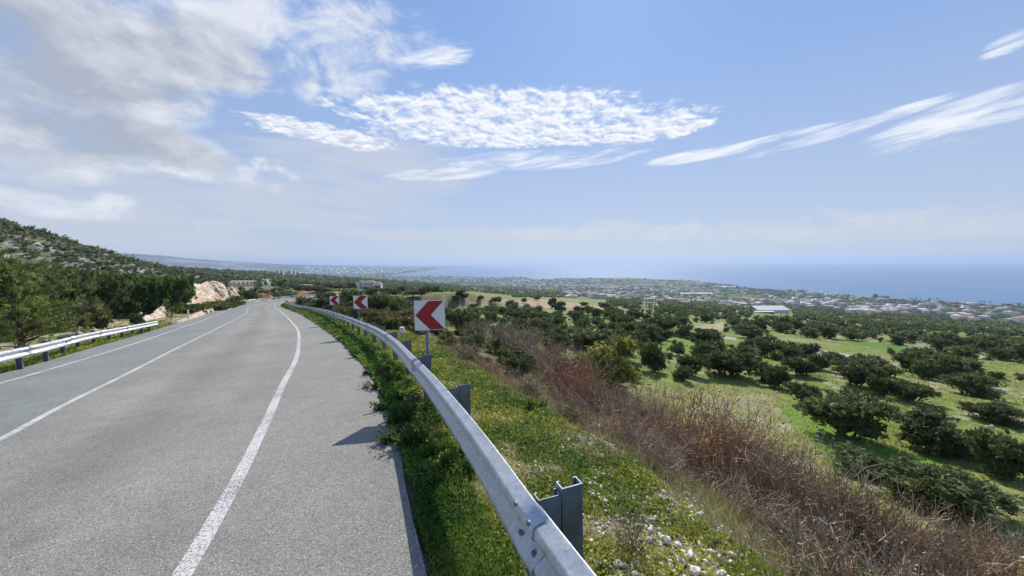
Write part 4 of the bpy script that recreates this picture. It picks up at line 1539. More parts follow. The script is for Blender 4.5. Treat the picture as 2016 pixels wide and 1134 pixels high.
# trees standing in the open fields
FIELD = [(905, 588, 22, 16), (898, 598, 20, 17), (915, 592, 19, 14), (946, 594, 16, 12), (975, 603, 27, 18), (1004, 604, 22, 13), (1032, 597, 13, 11), (1057, 592, 17, 10),
         (760, 582, 36, 18), (778, 585, 30, 17), (790, 578, 22, 15), (814, 590, 34, 17), (830, 588, 20, 14), (832, 578, 22, 12), (845, 573, 12, 8), (853, 573, 12, 8), (878, 574, 14, 9),
         (612, 578, 42, 18), (635, 580, 40, 18), (590, 576, 30, 16), (668, 573, 34, 16), (690, 571, 30, 16), (650, 568, 30, 12), (720, 572, 16, 9), (740, 571, 16, 10),
         (1087, 608, 22, 24), (1106, 606, 20, 16), (1150, 606, 20, 14), (1190, 610, 26, 17), (1100, 618, 34, 26), (1140, 622, 30, 22), (935, 608, 26, 10), (960, 612, 22, 11), (985, 616, 30, 14)]
for i, (px, py, w, h) in enumerate(FIELD):
    plant_px('olive_tree', describe(*spot(px, py)[:2], w * 0.16, 0.8 + (i % 5) * 0.11, False, 'olive or carob tree').replace('middling', 'mid-sized'), 'tree', P_TREE, px, py, w, h, 'field trees beyond the bend', 0.98)


# ------------------------------------------------------------------ the scrub
def keep_out(x, y, u, v):
    """fields, tracks, road and verge stay clear"""
    bad = np.zeros(len(x), bool)
    for i, (poly, _) in enumerate(PATCH):
        bad |= in_poly(u, v, poly)
    yc = np.clip(y, -60, 150)
    near = (y < 150)
    wv = np.interp(y, [-30, 6, 12, 20, 30, 60, 110], [16, 16, 15, 12.0, 11.0, 5.0, 4.0])
    bad |= near & (x - x_rail(yc) < wv) & (x - x_asL(yc) > -7)
    for u0, u1, v0, v1 in ((446, 504, 555, 574), (512, 538, 550, 576), (584, 622, 560, 574), (1260, 1298, 590, 614), (698, 754, 556, 577), (985, 1195, 586, 617), (1480, 1562, 606, 628)):
        bad |= (u > u0) & (u < u1) & (v > v0) & (v < v1)       # open ground in front of buildings and the ploughed field
    bad |= (v > 758) & (u > 1000)          # the nearest slope carries only the bushes listed above
    return bad


def scatter(cell, r0, r1, dens, seed, az=64):
    R_ = r1
    g = np.arange(-R_, R_, cell)
    X, Y = np.meshgrid(g, g[g > -R_ * 0.1])
    X, Y = X.ravel(), Y.ravel()
    rs = np.random.default_rng(seed)
    X = X + rs.uniform(-0.48, 0.48, len(X)) * cell
    Y = Y + rs.uniform(-0.48, 0.48, len(Y)) * cell
    r = np.hypot(X, Y)
    ok = (r > r0) & (r < r1) & (np.abs(np.degrees(np.arctan2(X, Y))) < az)
    X, Y = X[ok], Y[ok]
    ok = rs.random(len(X)) < dens(X, Y)
    X, Y = X[ok], Y[ok]
    Z = land(X, Y)
    u, v = project(X, Y, Z)
    ok = ~keep_out(X, Y, u, v)
    X, Y, Z = X[ok], Y[ok], Z[ok]
    if PLACED:
        P = np.array(PLACED)
        clear = np.ones(len(X), bool)
        for px_, py_, pr in P:
            clear &= np.hypot(X - px_, Y - py_) > pr + cell * 0.3
        X, Y, Z = X[clear], Y[clear], Z[clear]
    return X, Y, Z, rs


def dens_scrub(x, y):
    d = 0.84 * sstep(fbm(x, y, 26, 201, 3) + 0.25 * fbm(x, y, 8, 202, 2), 0.40, 0.66)
    r = np.hypot(x, y)
    d = d + 0.45 * sstep(r, 180, 420) * (1 - d)
    d = np.where(x < -0.35 * y, np.maximum(d, 0.74), d)
    hill = sstep(x, -60, -150) * sstep(y, 40, 120) * sstep(r, 700, 520)
    rock = hill * sstep(fbm(x, y, 40, 71, 3) + 0.4 * fbm(x, y, 6, 72, 3) + 0.15 * np.exp(-((land(x, y) - 13) / 6) ** 2), 0.73, 0.84)
    return d * (1 - 0.48 * rock)


def mass(name, label, X, Y, Z, W, HK, protos, mat, keep):
    """many small plants as one body: each is one of the light clump shapes, turned and sized"""
    V, Fq, C, o = [], [], [], 0
    for k in range(len(protos)):
        idx = np.arange(len(X))[k::len(protos)]
        if not len(idx):
            continue
        v0, f0, c0 = protos[k]
        a = RNG.uniform(0, 2 * PI, len(idx))
        ca, sa = np.cos(a), np.sin(a)
        vx = (v0[None, :, 0] * ca[:, None] - v0[None, :, 1] * sa[:, None]) * W[idx, None] + X[idx, None]
        vy = (v0[None, :, 0] * sa[:, None] + v0[None, :, 1] * ca[:, None]) * W[idx, None] + Y[idx, None]
        vz = v0[None, :, 2] * (W[idx] * HK[idx])[:, None] + Z[idx, None]
        V.append(np.stack([vx, vy, vz], -1).reshape(-1, 3))
        n = len(v0)
        Fq.append((f0[None] + (np.arange(len(idx)) * n)[:, None, None]).reshape(-1, f0.shape[1]) + o)
        o += n * len(idx)
        C.append((c0[None] * RNG.uniform(0.75, 1.3, (len(idx), 1, 1)) * (keep[idx][:, None, :] if keep is not None else 1)).reshape(-1, 3))
    me = mesh_np(name, np.concatenate(V), np.concatenate(Fq), mat, np.concatenate(C))
    return tag(link(name, me), label, kind='stuff')


def clump(tips, per, ln, wd, w=1.0, h=0.75, ca=JUN_A, cb=JUN_B, lobes=4, kcore=0.75, seg=5):
    L = rand_lobes(lobes, w, h)
    p, d = lobed(L, tips)
    V, Fq, C = merge([tufts(p, d, per, ln, wd, 0.6, ca, cb), core(L, kcore, tuple(lerp(np.array(ca), np.array(cb), 0.2)), seg)])
    return V, Fq, C


# nearest scrub: every bush its own thing
X, Y, Z, rs = scatter(4.4, 16, 150, dens_scrub, 301)
vis = np.argsort(np.hypot(X, Y))
W = (1.0 + 3.0 * rs.random(len(X)) ** 1.6) * (1 + 0.2 * sstep(np.hypot(X, Y), 40, 140))
size = W / np.hypot(X, Y)
order = np.argsort(-size)
HKS = rs.uniform(0.85, 1.3, len(X))
single = order[:262]
rest = order[262:]
for i in single:
    left = X[i] < -0.35 * Y[i]
    lab = describe(X[i], Y[i], W[i], HKS[i], left)
    plant('juniper_bush', lab, 'bush', P_JUN if size[i] > 0.06 else P_MID, X[i], Y[i], W[i], HKS[i],
          'bushes on the wooded rise' if left else 'juniper bushes scattered over the slope')
c_mid = [clump(60, 6, 0.16, 0.06, seg=6) for _ in range(6)]
mass('scrub', None, X[rest], Y[rest], Z[rest] - 0.1, W[rest], rs.uniform(0.8, 1.25, len(rest)), c_mid, M['leaf'], None)
c_far = [clump(22, 4, 0.26, 0.12, lobes=3, seg=5) for _ in range(6)]
X, Y, Z, rs = scatter(5.6, 150, 340, dens_scrub, 302)
W = rs.uniform(1.8, 4.8, len(X))
mass('scrub', None, X, Y, Z - 0.15, W, rs.uniform(0.8, 1.2, len(X)), c_far, M['leaf'], None)
# the hillside carries smaller, closer bushes
X, Y, Z, rs = scatter(4.0, 150, 460, lambda x, y: np.where((x < -0.55 * y) & (x < -60), 0.72 * dens_scrub(x, y) / 0.74, 0), 312)
W = rs.uniform(1.2, 3.6, len(X))
mass('scrub', None, X, Y, Z - 0.1, W, rs.uniform(0.6, 1.1, len(X)), c_far, M['leaf'], None)
c_dot = [clump(9, 3, 0.36, 0.22, lobes=2, seg=5) for _ in range(6)]


def dens_far(x, y):
    return np.clip(dens_scrub(x, y) * 1.15, 0, 0.9)


X, Y, Z, rs = scatter(8.2, 340, 700, dens_far, 303)
W = rs.uniform(3.2, 7.0, len(X))
mass('woodland', None, X, Y, Z - 0.3, W, rs.uniform(0.7, 1.1, len(X)), c_dot, M['leaf'], None)
# the plain: hedges, orchards, gardens
X, Y, Z, rs = scatter(21, 700, 2300, lambda x, y: 0.2 + 0.6 * sstep(fbm(x, y, 150, 221, 3), 0.44, 0.6), 304)
ok = (Z > SEA_Z + 2) & (np.hypot(X - 1566, Y - 1510) > 90)
X, Y, Z = X[ok], Y[ok], Z[ok]
W = rs.uniform(7, 17, len(X))
mass('plain_trees', None, X, Y, Z - 0.5, W, rs.uniform(0.4, 0.75, len(X)), c_dot, M['leaf'], None)
X, Y, Z, rs = scatter(52, 2300, 5200, lambda x, y: 0.15 + 0.5 * sstep(fbm(x, y, 300, 231, 3), 0.46, 0.62), 305, 50)
ok = (Z > SEA_Z + 2)
X, Y, Z = X[ok], Y[ok], Z[ok]
W = rs.uniform(14, 42, len(X))
mass('plain_trees', None, X, Y, Z - 1, W, rs.uniform(0.2, 0.4, len(X)), c_dot, M['leaf'], None)
# low cushions and tussocks between the bushes
X, Y, Z, rs = scatter(1.25, 9, 75, lambda x, y: 0.42 * sstep(fbm(x, y, 5, 241, 3), 0.40, 0.66) * sstep(np.hypot(x, y), 78, 40) + 0.03, 306)
ok = X > -0.2 * Y
X, Y, Z = X[ok], Y[ok], Z[ok]
W = rs.uniform(0.16, 0.55, len(X))
tint = np.where((rs.random(len(X)) < 0.45)[:, None], np.array([[2.2, 1.9, 1.3]]), np.array([[1.3, 1.5, 1.1]]))
mass('tussocks', None, X, Y, Z - 0.02, W, rs.uniform(0.5, 0.9, len(X)), [clump(14, 4, 0.3, 0.07, lobes=2, seg=5) for _ in range(4)], M['leaf'], tint)
# ------------------------------------------------------------------ rock
def boulder_mesh(name, mat, sub=2, flat=0.75, cuts=9, seed=0):
    import bmesh
    rs = np.random.default_rng(seed)
    bm = bmesh.new()
    bmesh.ops.create_icosphere(bm, subdivisions=sub, radius=0.5)
    n = unit(rs.normal(size=(cuts, 3)))
    d = rs.uniform(0.30, 0.44, cuts)
    for v in bm.verts:
        p = np.array(v.co)
        for k in range(cuts):
            q = p @ n[k]
            if q > d[k]:
                p = p - n[k] * (q - d[k])
        p = p * np.array([1.0, 0.85, flat]) * (1 + 0.03 * rs.normal())
        v.co = p
    me = bpy.data.meshes.new(name)
    bm.to_mesh(me)
    bm.free()
    me.materials.append(mat)
    return me


BOULD = [boulder_mesh('boulder', M['grey_lime'], 3, 0.75, 12, k) for k in range(4)]
STONE = [boulder_mesh('stone', M['stone'], 1, RNG.uniform(0.55, 0.8), 7, 20 + k) for k in range(8)]


CREST = [(300, 622), (308, 617), (318, 607), (326, 600), (334, 590), (340, 590), (344, 604), (352, 598), (362, 580), (372, 568), (385, 556), (400, 560), (420, 553), (432, 556), (440, 553),
         (450, 562), (458, 566), (464, 562), (472, 578), (480, 592)]


def rock_face(name, label, cat, cols, back, mat, seed, nv=26, sub=9, rough=0.55):
    """an outcrop standing on plan points, as high as the crest measured in the photo; leans back and closes behind"""
    foot, top = [], []
    for x, y in cols:
        z = land1(x, y)
        u, v = project(x, y, z)
        foot.append((x, y, z))
        top.append(max(0.3, (float(v) - float(np.interp(u, [q[0] for q in CREST], [q[1] for q in CREST]))) * y / F_PX))
    foot, top = np.array(foot), np.array(top)
    top[0] *= 0.5
    top[-1] *= 0.8
    n = len(cols)
    u = np.linspace(0, n - 1, (n - 1) * sub + 1)
    fx, fy, fz, ht = (np.interp(u, np.arange(n), a) for a in (foot[:, 0], foot[:, 1], foot[:, 2], top))
    cx, cy = fx.mean(), fy.mean()
    bd = np.array([-0.80, 0.60, 0.0])
    V = []
    m_ = nv + 6
    for i in range(len(u)):
        for j in range(m_):
            if j <= nv:
                t = j / nv
                dep, h = back * 0.42 * t ** 1.2, ht[i] * t
            else:
                t = (j - nv) / 6
                dep, h = back * (0.42 + 0.9 * t), ht[i] * (1 - t) - 0.4 * t
            V.append((fx[i] + bd[0] * dep, fy[i] + bd[1] * dep, fz[i] - 0.25 + h * 1.0 + 0.25 * min(1, j / 3)))
    V = np.array(V)
    s = u[:, None] * 0 + np.arange(len(u))[:, None]
    a = (V[:, 0] * 0.8 + V[:, 1] * 0.6)
    diag = a + V[:, 2] * 0.6
    f1 = fbm(diag, V[:, 2] * 0.35, 1.5, seed, 4) - 0.5
    f2 = np.abs(fbm(diag + 9, V[:, 2] * 0.8, 0.7, seed + 5, 3) - 0.5)
    f3 = fbm(a, V[:, 2], 0.45, seed + 8, 2) - 0.5
    inner = np.tile(np.concatenate([np.linspace(0.3, 1, 4), np.ones(m_ - 4)]), len(u))
    f4 = np.abs(fbm(diag * 1.0, a * 0.15, 0.9, seed + 21, 2) - 0.5)
    saw = (diag / 1.15 + 1.2 * (fbm(a, V[:, 2], 2.5, seed + 31, 3) - 0.5)) % 1.0
    k = (saw * 0.75 - 0.35 + f1 * 1.9 + f2 * 2.6 - np.exp(-f4 * 22) * 1.1 + f3 * 1.0) * rough * inner
    V[:, 0] -= bd[0] * k
    V[:, 1] -= bd[1] * k
    f5 = fbm(diag * 1.0 + 3, V[:, 2] + a * 0.3, 0.16, seed + 41, 2) - 0.5
    V[:, 0] -= bd[0] * f5 * 0.3
    V[:, 1] -= bd[1] * f5 * 0.3
    V[:, 2] += (f1 * 0.9 + f3 * 0.9 + f2 * 0.8 + f5 * 0.5) * rough * inner * np.tile(np.concatenate([np.linspace(0, 1, nv + 1), np.linspace(1, 0, 5)]), len(u))
    i, j = np.meshgrid(np.arange(len(u) - 1), np.arange(m_ - 1), indexing='ij')
    Fq = np.stack([i * m_ + j, (i + 1) * m_ + j, (i + 1) * m_ + j + 1, i * m_ + j + 1], -1).reshape(-1, 4)
    ends = [[0 * m_ + q for q in range(m_)], [(len(u) - 1) * m_ + q for q in range(m_)]]
    me = mesh_np(name, V, Fq, mat)
    return tag(link(name, me), label, cat)


def beside(y, off):
    return float(x_asL(y)) - off, y


rock_face('limestone_outcrop', 'tall pale limestone cutting beside the road at the bend', 'rock face',
          [beside(57, 4.6), beside(61, 4.3), beside(66, 4.2), beside(71, 4.0), beside(77, 4.0), beside(83, 3.8), beside(89, 3.8), beside(95, 4.0), beside(99, 4.4), (-83.4, 103), (-84.4, 106)], 6.0, M['lime'], 3, rough=0.5)
rock_face('limestone_outcrop', 'smaller pale limestone slab at the far end of the cutting', 'rock face',
          [(-84.9, 106.5), (-85.6, 109), (-86.6, 112), (-87.4, 115), (-87.4, 118)], 4.0, M['lime'], 9, rough=0.5)
rock_face('limestone_outcrop', 'broken pale outcrop beside the end of the left barrier', 'rock',
          [(-44.4, 42.5), (-45.6, 45), (-47.2, 47.6), (-49.0, 50.4), (-51.2, 53.4), (-53.2, 55.6)], 3.0, M['lime'], 13, rough=0.55)
for px, py, w, h, lab in ((211, 611, 28, 17, 'largest grey boulder of the group left of the broad pine'), (232, 600, 18, 16, 'grey boulder standing upright behind the others'),
                          (222, 618, 15, 10, 'small grey boulder leaning on the largest one'), (258, 604, 16, 10, 'flat pale boulder at the right end of the boulder group'),
                          (208, 592, 15, 9, 'flat boulder half hidden behind the boulder group'), (150, 662, 26, 10, 'pale rock just behind the left barrier'),
                          (185, 655, 16, 10, 'reddish rock behind the left barrier'), (210, 652, 14, 7, 'small pale rock behind the far part of the left barrier'),
                          (250, 648, 16, 7, 'flat rock near the end of the left barrier')):
    x, y, z = spot(px, py)
    s = w * y / F_PX
    o = link('boulder', BOULD[int(RNG.integers(4))], None, (x, y, z + s * h / w * 0.3), (RNG.uniform(-.2, .2), RNG.uniform(-.2, .2), RNG.uniform(0, 6)), (s, s, s * h / w * 1.3))
    tag(o, lab, 'boulder', 'boulders left of the road')

# mound of dug red earth
def mound(label, px, py, w, h, mat, seed):
    x0, y0, z0 = spot(px, py)
    s = w * y0 / F_PX / 2
    hh = h * y0 / F_PX
    n, m_ = 40, 14
    V = []
    for i in range(m_):
        r = i / (m_ - 1)
        for j in range(n):
            a = 2 * PI * j / n
            k = 1 + 0.22 * (vnoise(3 * math.cos(a) + 5, 3 * math.sin(a) + 5, seed) - 0.5)
            x, y = s * r * k * math.cos(a), s * 0.8 * r * k * math.sin(a)
            zz = hh * (1 - r ** 1.6) + hh * 0.5 * (fbm(x + 50, y, s * 0.25, seed, 4) - 0.5) * (1 - r ** 3) - 0.3 * r ** 4
            V.append((x, y, float(zz)))
    Fq = [(i * n + j, (i + 1) * n + j, (i + 1) * n + (j + 1) % n, i * n + (j + 1) % n) for i in range(m_ - 1) for j in range(n)]
    o = link('earth_mound', mesh_np('earth_mound', V, np.array(Fq), mat), None, (x0, y0 + s * 0.5, z0))
    tag(o, label, 'mound')


mound('heap of dug orange red earth beside the middle chevron sign', 736, 606, 62, 23, M['red_earth'], 4)
mound('low bank of bare red earth beyond the far bend', 600, 581, 90, 6, M['red_earth'], 6)
mound('dark red earth bank left of the far bend', 510, 588, 42, 11, M['red_earth'], 8)

# ------------------------------------------------------------------ dry brush along the edge of the verge
def dry_proto(ca, cb, n=95, branch=6, spread=0.55, hmin=0.5):
    Vs, Cs, o = [], [], 0
    V, Fq, C = [], [], []

    def ribbon(pts, w0, w1, col):
        pts = np.array(pts)
        k = len(pts)
        t = unit(np.gradient(pts, axis=0))
        side = unit(np.cross(t, RNG.normal(size=3)[None]))
        w = np.linspace(w0, w1, k)[:, None]
        b0 = len(V)
        for q in range(k):
            V.append(pts[q] - side[q] * w[q])
            V.append(pts[q] + side[q] * w[q])
            C.append(col)
            C.append(col)
        for q in range(k - 1):
            Fq.append((b0 + 2 * q, b0 + 2 * q + 1, b0 + 2 * q + 3, b0 + 2 * q + 2))
    for i in range(n):
        a = RNG.uniform(0, 2 * PI)
        rr = RNG.uniform(0, 0.34) ** 0.8
        p = np.array([rr * math.cos(a), rr * math.sin(a), -0.06])
        a2 = a + RNG.normal() * 0.8
        lean = abs(RNG.normal()) * spread
        L = RNG.uniform(hmin, 1.05)
        d = np.array([math.sin(lean) * math.cos(a2), math.sin(lean) * math.sin(a2), math.cos(lean)])
        pts = [p]
        col = lerp(np.array(ca), np.array(cb), RNG.random() ** 1.2) * RNG.uniform(0.75, 1.25)
        for q in range(5):
            d = unit((d + RNG.normal(size=3) * 0.16 + np.array([0, 0, 0.03]))[None])[0]
            pts.append(pts[-1] + d * L / 5)
        ribbon(pts, 0.0068, 0.0026, col)
        for b_ in range(branch):
            q = int(RNG.integers(1, 5))
            dd = unit((d + RNG.normal(size=3) * 0.55 + np.array([0, 0, 0.1]))[None])[0]
            l2 = L * RNG.uniform(0.15, 0.45)
            p1 = pts[q] + dd * l2 * 0.5
            dd = unit((dd + RNG.normal(size=3) * 0.3)[None])[0]
            ribbon([pts[q], p1, p1 + dd * l2 * 0.5], 0.0038, 0.0018, col * RNG.uniform(0.85, 1.25))
            if RNG.random() < 0.5:      # a few withered leaves
                for q in range(2):
                    a0 = pts[int(RNG.integers(2, 6))] + RNG.normal(size=3) * 0.05
                    v, f, cc = leaves(a0[None], unit(RNG.normal(size=(1, 3))), np.array([0.036]), np.array([0.016]), (col * 1.0)[None])
                    b0 = len(V)
                    V.extend(list(v))
                    C.extend(list(cc))
                    Fq.append((b0, b0 + 1, b0 + 2, b0 + 3))
    return mesh_np('twigs', np.array(V), np.array(Fq), M['twig'], np.array(C))


GREYB, PALE, REDB = (0.22, 0.155, 0.10), (0.54, 0.42, 0.28), (0.24, 0.125, 0.09)
D_GREY = [dry_proto(GREYB, PALE) for _ in range(3)]
D_RED = [dry_proto((0.26, 0.14, 0.09), (0.50, 0.30, 0.19)) for _ in range(2)]
D_TALL = [dry_proto((0.10, 0.075, 0.055), (0.22, 0.17, 0.13), 40, 7, 0.4, 0.7)]
LOW_V, LOW_F, LOW_C = clump(130, 7, 0.15, 0.03, ca=(0.05, 0.06, 0.02), cb=(0.30, 0.31, 0.085), lobes=5, kcore=0.4)
UNDER = mesh_np('leaves', LOW_V, LOW_F, M['leaf'], LOW_C)


def brush(label, protos, x, y, w, hk=1.0, green=0.0, grp='dry shrubs along the edge of the verge', name='dry_shrub', z=None):
    z = land1(x, y) if z is None else z
    e = empty(name, (x, y, z), float(RNG.uniform(0, 6.28)))
    e.scale = (w, w, w * hk)
    tag(e, label, 'shrub', grp)
    link('twigs', protos[int(RNG.integers(len(protos)))], e)
    if green > 0:
        o = link('leaves', UNDER, e)
        o.scale = (0.75, 0.75, green)
    return e


# foot point measured in the photo, height of the tops in pixels
BRUSH = [
    (935, 672, 40, 'G', 0.0, 'dry grey shrub just right of the largest sign'),
    (975, 690, 55, 'G', 0.0, 'dry shrub of pale arching twigs behind the largest sign'),
    (1015, 706, 70, 'G', 0.0, 'fan shaped dry shrub with pale tops behind the second post'),
    (1050, 725, 70, 'G', 0.25, 'dry shrub with a little green at its foot, right of the fan shaped one'),
    (1085, 745, 70, 'G', 0.0, 'dry shrub behind the small green weeds'),
    (1110, 772, 85, 'R', 0.0, 'brown dry shrub standing over the bright green weed'),
    (1135, 790, 95, 'R', 0.0, 'upright brown dry shrub above the pile of stones'),
    (1170, 800, 52, 'G', 0.2, 'dry shrub in front of the yellow green shrub'),
    (1215, 815, 60, 'G', 0.2, 'pale dry shrub right above the pile of stones'),
    (1265, 850, 90, 'G', 0.3, 'grey green dry shrub beyond the pile of stones'),
    (1300, 880, 100, 'G', 0.35, 'dry shrub with a grassy green foot left of the reddish ones'),
    (1340, 900, 130, 'R', 0.0, 'tall reddish brown dry shrub, left of two'),
    (1400, 925, 140, 'R', 0.0, 'tall reddish brown dry shrub, right of two'),
    (1455, 960, 140, 'R', 0.2, 'reddish dry shrub with a few green sprigs'),
    (1510, 985, 140, 'G', 0.2, 'dark tangled dry shrub with a long arching branch'),
    (1565, 1010, 130, 'G', 0.0, 'grey dry shrub leaning over the slope'),
    (1620, 1050, 130, 'G', 0.25, 'dry shrub with yellowish blades in the lower right'),
    (1680, 1075, 130, 'G', 0.2, 'dense dry brush in front of the bushy juniper'),
    (1740, 1100, 125, 'R', 0.0, 'brown dry shrub with a red tipped stem'),
    (1800, 1120, 120, 'G', 0.2, 'dry brush below the large bushy juniper'),
    (1870, 1130, 110, 'G', 0.0, 'pale dry brush near the lower right corner'),
    (1940, 1140, 100, 'R', 0.0, 'brownish dry brush in the lower right corner'),
    (2010, 1150, 110, 'G', 0.0, 'dry brush cut by the right edge of the picture'),
]
for px, py, h, kind, green, lab in BRUSH:
    x, y, z = spot(px, py)
    s = h * y / F_PX / 0.82
    w = s * 1.0
    brush(lab, D_RED if kind == 'R' else D_GREY, x, y, w, 1.0, green)
# the same brush thickens down the embankment
BM = [(lab.split(',')[0], px, py - h * 0.5) for px, py, h, kind, green, lab in BRUSH]


def describe_brush(x, y, red, green, s):
    u, v = project(x, y, land1(x, y) + 0.4)
    nm, mu, mv = min((('the largest sign', 850, 640), ('the fan shaped shrub', 1015, 680), ('the pile of stones', 1160, 850), ('the two tall reddish shrubs', 1370, 860), ('the yellow green shrub', 1185, 740),
                      ('the long arching branch', 1560, 930), ('the bushy juniper', 1850, 960), ('the lower right corner', 1990, 1110), ('the red tipped stem', 1700, 1000)), key=lambda q: math.hypot(q[1] - u, q[2] - v))
    rel = ('left of' if u < mu else 'right of') if abs(u - mu) > abs(v - mv) else ('above' if v < mv else 'below')
    return f"{'small' if s < 0.75 else 'bushy'} {'reddish' if red else 'grey brown'} dry shrub {'with green leaves ' if green else ''}{rel} {nm}"


for i in range(72):
    y = float(np.exp(RNG.uniform(math.log(0.6), math.log(17))))
    xr = float(x_rail(y))
    o = RNG.uniform(2.7, 5.5)
    x = xr + o
    zt = land1(x, y)
    s = RNG.uniform(0.6, 1.0)
    gr = RNG.random() < 0.5
    rd = RNG.random() < 0.35
    brush(describe_brush(x, y, rd, gr, s), D_RED if rd else D_GREY, x, y, s, RNG.uniform(0.7, 1.0), RNG.uniform(0.5, 0.8) if gr else 0, 'thicket on the embankment')
for px, py, w, lab in ((1262, 842, 60, 'dull green shrub at the right end of the pile of stones'), (1450, 905, 70, 'green leafy shrub in the gap between the reddish shrubs'), (1545, 960, 80, 'green leafy shrub behind the long arching branch'),
                       (1640, 1010, 90, 'green leafy shrub in the brush left of the bushy juniper'), (1780, 1085, 100, 'green leafy shrub in the brush under the bushy juniper'), (1900, 1110, 90, 'green leafy shrub in the lower right brush'),
                       (1080, 722, 50, 'dull green shrub between the pale twigs and the yellow green shrub'), (985, 680, 40, 'dull green shrub behind the fan shaped dry shrub'), (1345, 868, 60, 'green shrub peeping over the left reddish dry shrub')):
    plant_px('leafy_shrub', lab, 'shrub', P_GRN, px, py, w, w * 0.62, 'green shrubs among the dry brush', back=0.6)
for px, py, h, lab in ((1240, 1095, 120, 'thin bare dark stalk standing alone on the verge'), (1690, 1080, 170, 'tall dark bare stalk rising out of the dry brush'), (1560, 960, 110, 'long bare branch arching out of the brush')):
    x, y, z = spot(px, py)
    s = h * y / F_PX / 0.9
    brush(lab, D_TALL, x, y, s * 0.55, 1.9, 0, None, 'bare_stalk')
# scrub of mixed brown and green bushes beyond the barrier, up to the bend
for i in range(90):
    y = RNG.uniform(20, 96) if i > 24 else RNG.uniform(20, 34)
    o = RNG.uniform(2.2, np.interp(y, [10, 30, 96], [5.5, 11, 18]))
    x = float(x_rail(y)) + o
    w = RNG.uniform(0.9, 1.6) * np.interp(y, [10, 40, 96], [0.85, 1.3, 2.0])
    pr = P_BRN if RNG.random() < 0.45 else P_GRN
    nsg = 'largest' if y < 14 else ('middle' if y < 25 else 'smallest')
    plant('roadside_bush', f"{'brown' if pr is P_BRN else 'dull green'} {'low' if w < 1.6 else 'broad'} bush behind the barrier near the {nsg} chevron sign", 'bush', pr, x, y, w, RNG.uniform(0.8, 1.2), 'bushes behind the barrier')


# ------------------------------------------------------------------ grass, weeds and stones of the verge
def sward(name, label, n, ymin, ymax, fo, hfun, cfun, mask, wd=1.0, kind='blade', grow=0.11):
    y = np.exp(RNG.uniform(math.log(ymin + 1.5), math.log(ymax + 1.5), n)) - 1.5
    o0, o1 = fo(y)
    x = o0 + (o1 - o0) * RNG.random(n)
    ok = RNG.random(n) < mask(x, y)
    x, y = x[ok], y[ok]
    z = land(x, y)
    r = np.hypot(x, y)
    sc = 0.55 + grow * r
    if kind == 'blade':
        d = unit(np.stack([RNG.normal(size=len(x)) * 0.45, RNG.normal(size=len(x)) * 0.45, np.ones(len(x))], 1))
        L = hfun(x, y) * RNG.uniform(0.5, 1.2, len(x))
        W = 0.0055 * sc * wd * RNG.uniform(0.7, 1.4, len(x))
    else:
        d = unit(np.stack([RNG.normal(size=len(x)), RNG.normal(size=len(x)), RNG.uniform(0.15, 1.0, len(x))], 1))
        L = 0.032 * sc * RNG.uniform(0.5, 1.5, len(x))
        W = L * 0.75
        z = z + hfun(x, y) * RNG.random(len(x)) ** 0.7
    c = cfun(x, y)
    V, Fq, C = leaves(np.stack([x, y, z - 0.004], 1), d, L, W, c)
    return tag(link(name, mesh_np(name, V, Fq, M['grass'], C)), label, kind='stuff')


PILE_A, PILE_B = spot(1150, 868), spot(1290, 1060)


def bare(x, y):
    k = 0.85 * gauss(x, y, PILE_A[0], PILE_A[1], 0.42, 0.55) + 0.8 * gauss(x, y, PILE_B[0], PILE_B[1], 0.42, 0.55)
    k = k * sstep(fbm(x, y, 0.25, 103, 2), 0.25, 0.5)
    return np.maximum(sstep(fbm(x, y, 0.55, 101, 4) + 0.25 * fbm(x, y, 2.5, 102, 2), 0.66, 0.84), k)


def green_mix(x, y):
    n = len(x)
    t = np.clip(fbm(x, y, 0.8, 111, 4) * 2.4 - 0.58 + RNG.normal(size=n) * 0.2, 0, 1)[:, None]
    c = lerp(np.array([[0.10, 0.20, 0.025]]), np.array([[0.42, 0.42, 0.07]]), t)
    c = np.where((RNG.random(n) < 0.08)[:, None], np.array([[0.36, 0.30, 0.16]]), c)
    return c * RNG.uniform(0.55, 1.35, (n, 1))


def lush(x, y):
    n = len(x)
    t = np.clip(fbm(x, y, 0.7, 115, 3) * 1.8 - 0.55 + RNG.normal(size=n) * 0.12, 0, 1)[:, None]
    c = lerp(np.array([[0.06, 0.14, 0.02]]), np.array([[0.24, 0.34, 0.05]]), t)
    c = np.where((RNG.random(n) < 0.05)[:, None], np.array([[0.22, 0.15, 0.09]]), c)
    return c * RNG.uniform(0.75, 1.25, (n, 1))


def f_right(y):
    wv = np.interp(y, [-30, 6, 12, 20, 30, 60, 110], [2.3, 2.2, 2.5, 3.6, 6.0, 9.0, 9.0])
    return x_rail(y) - 0.1, x_rail(y) + wv


def f_strip(y):
    return x_asR(y) - 0.02 + 0.10 * vnoise(y * 2.2, 0 * y, 5), x_rail(y) + 0.1


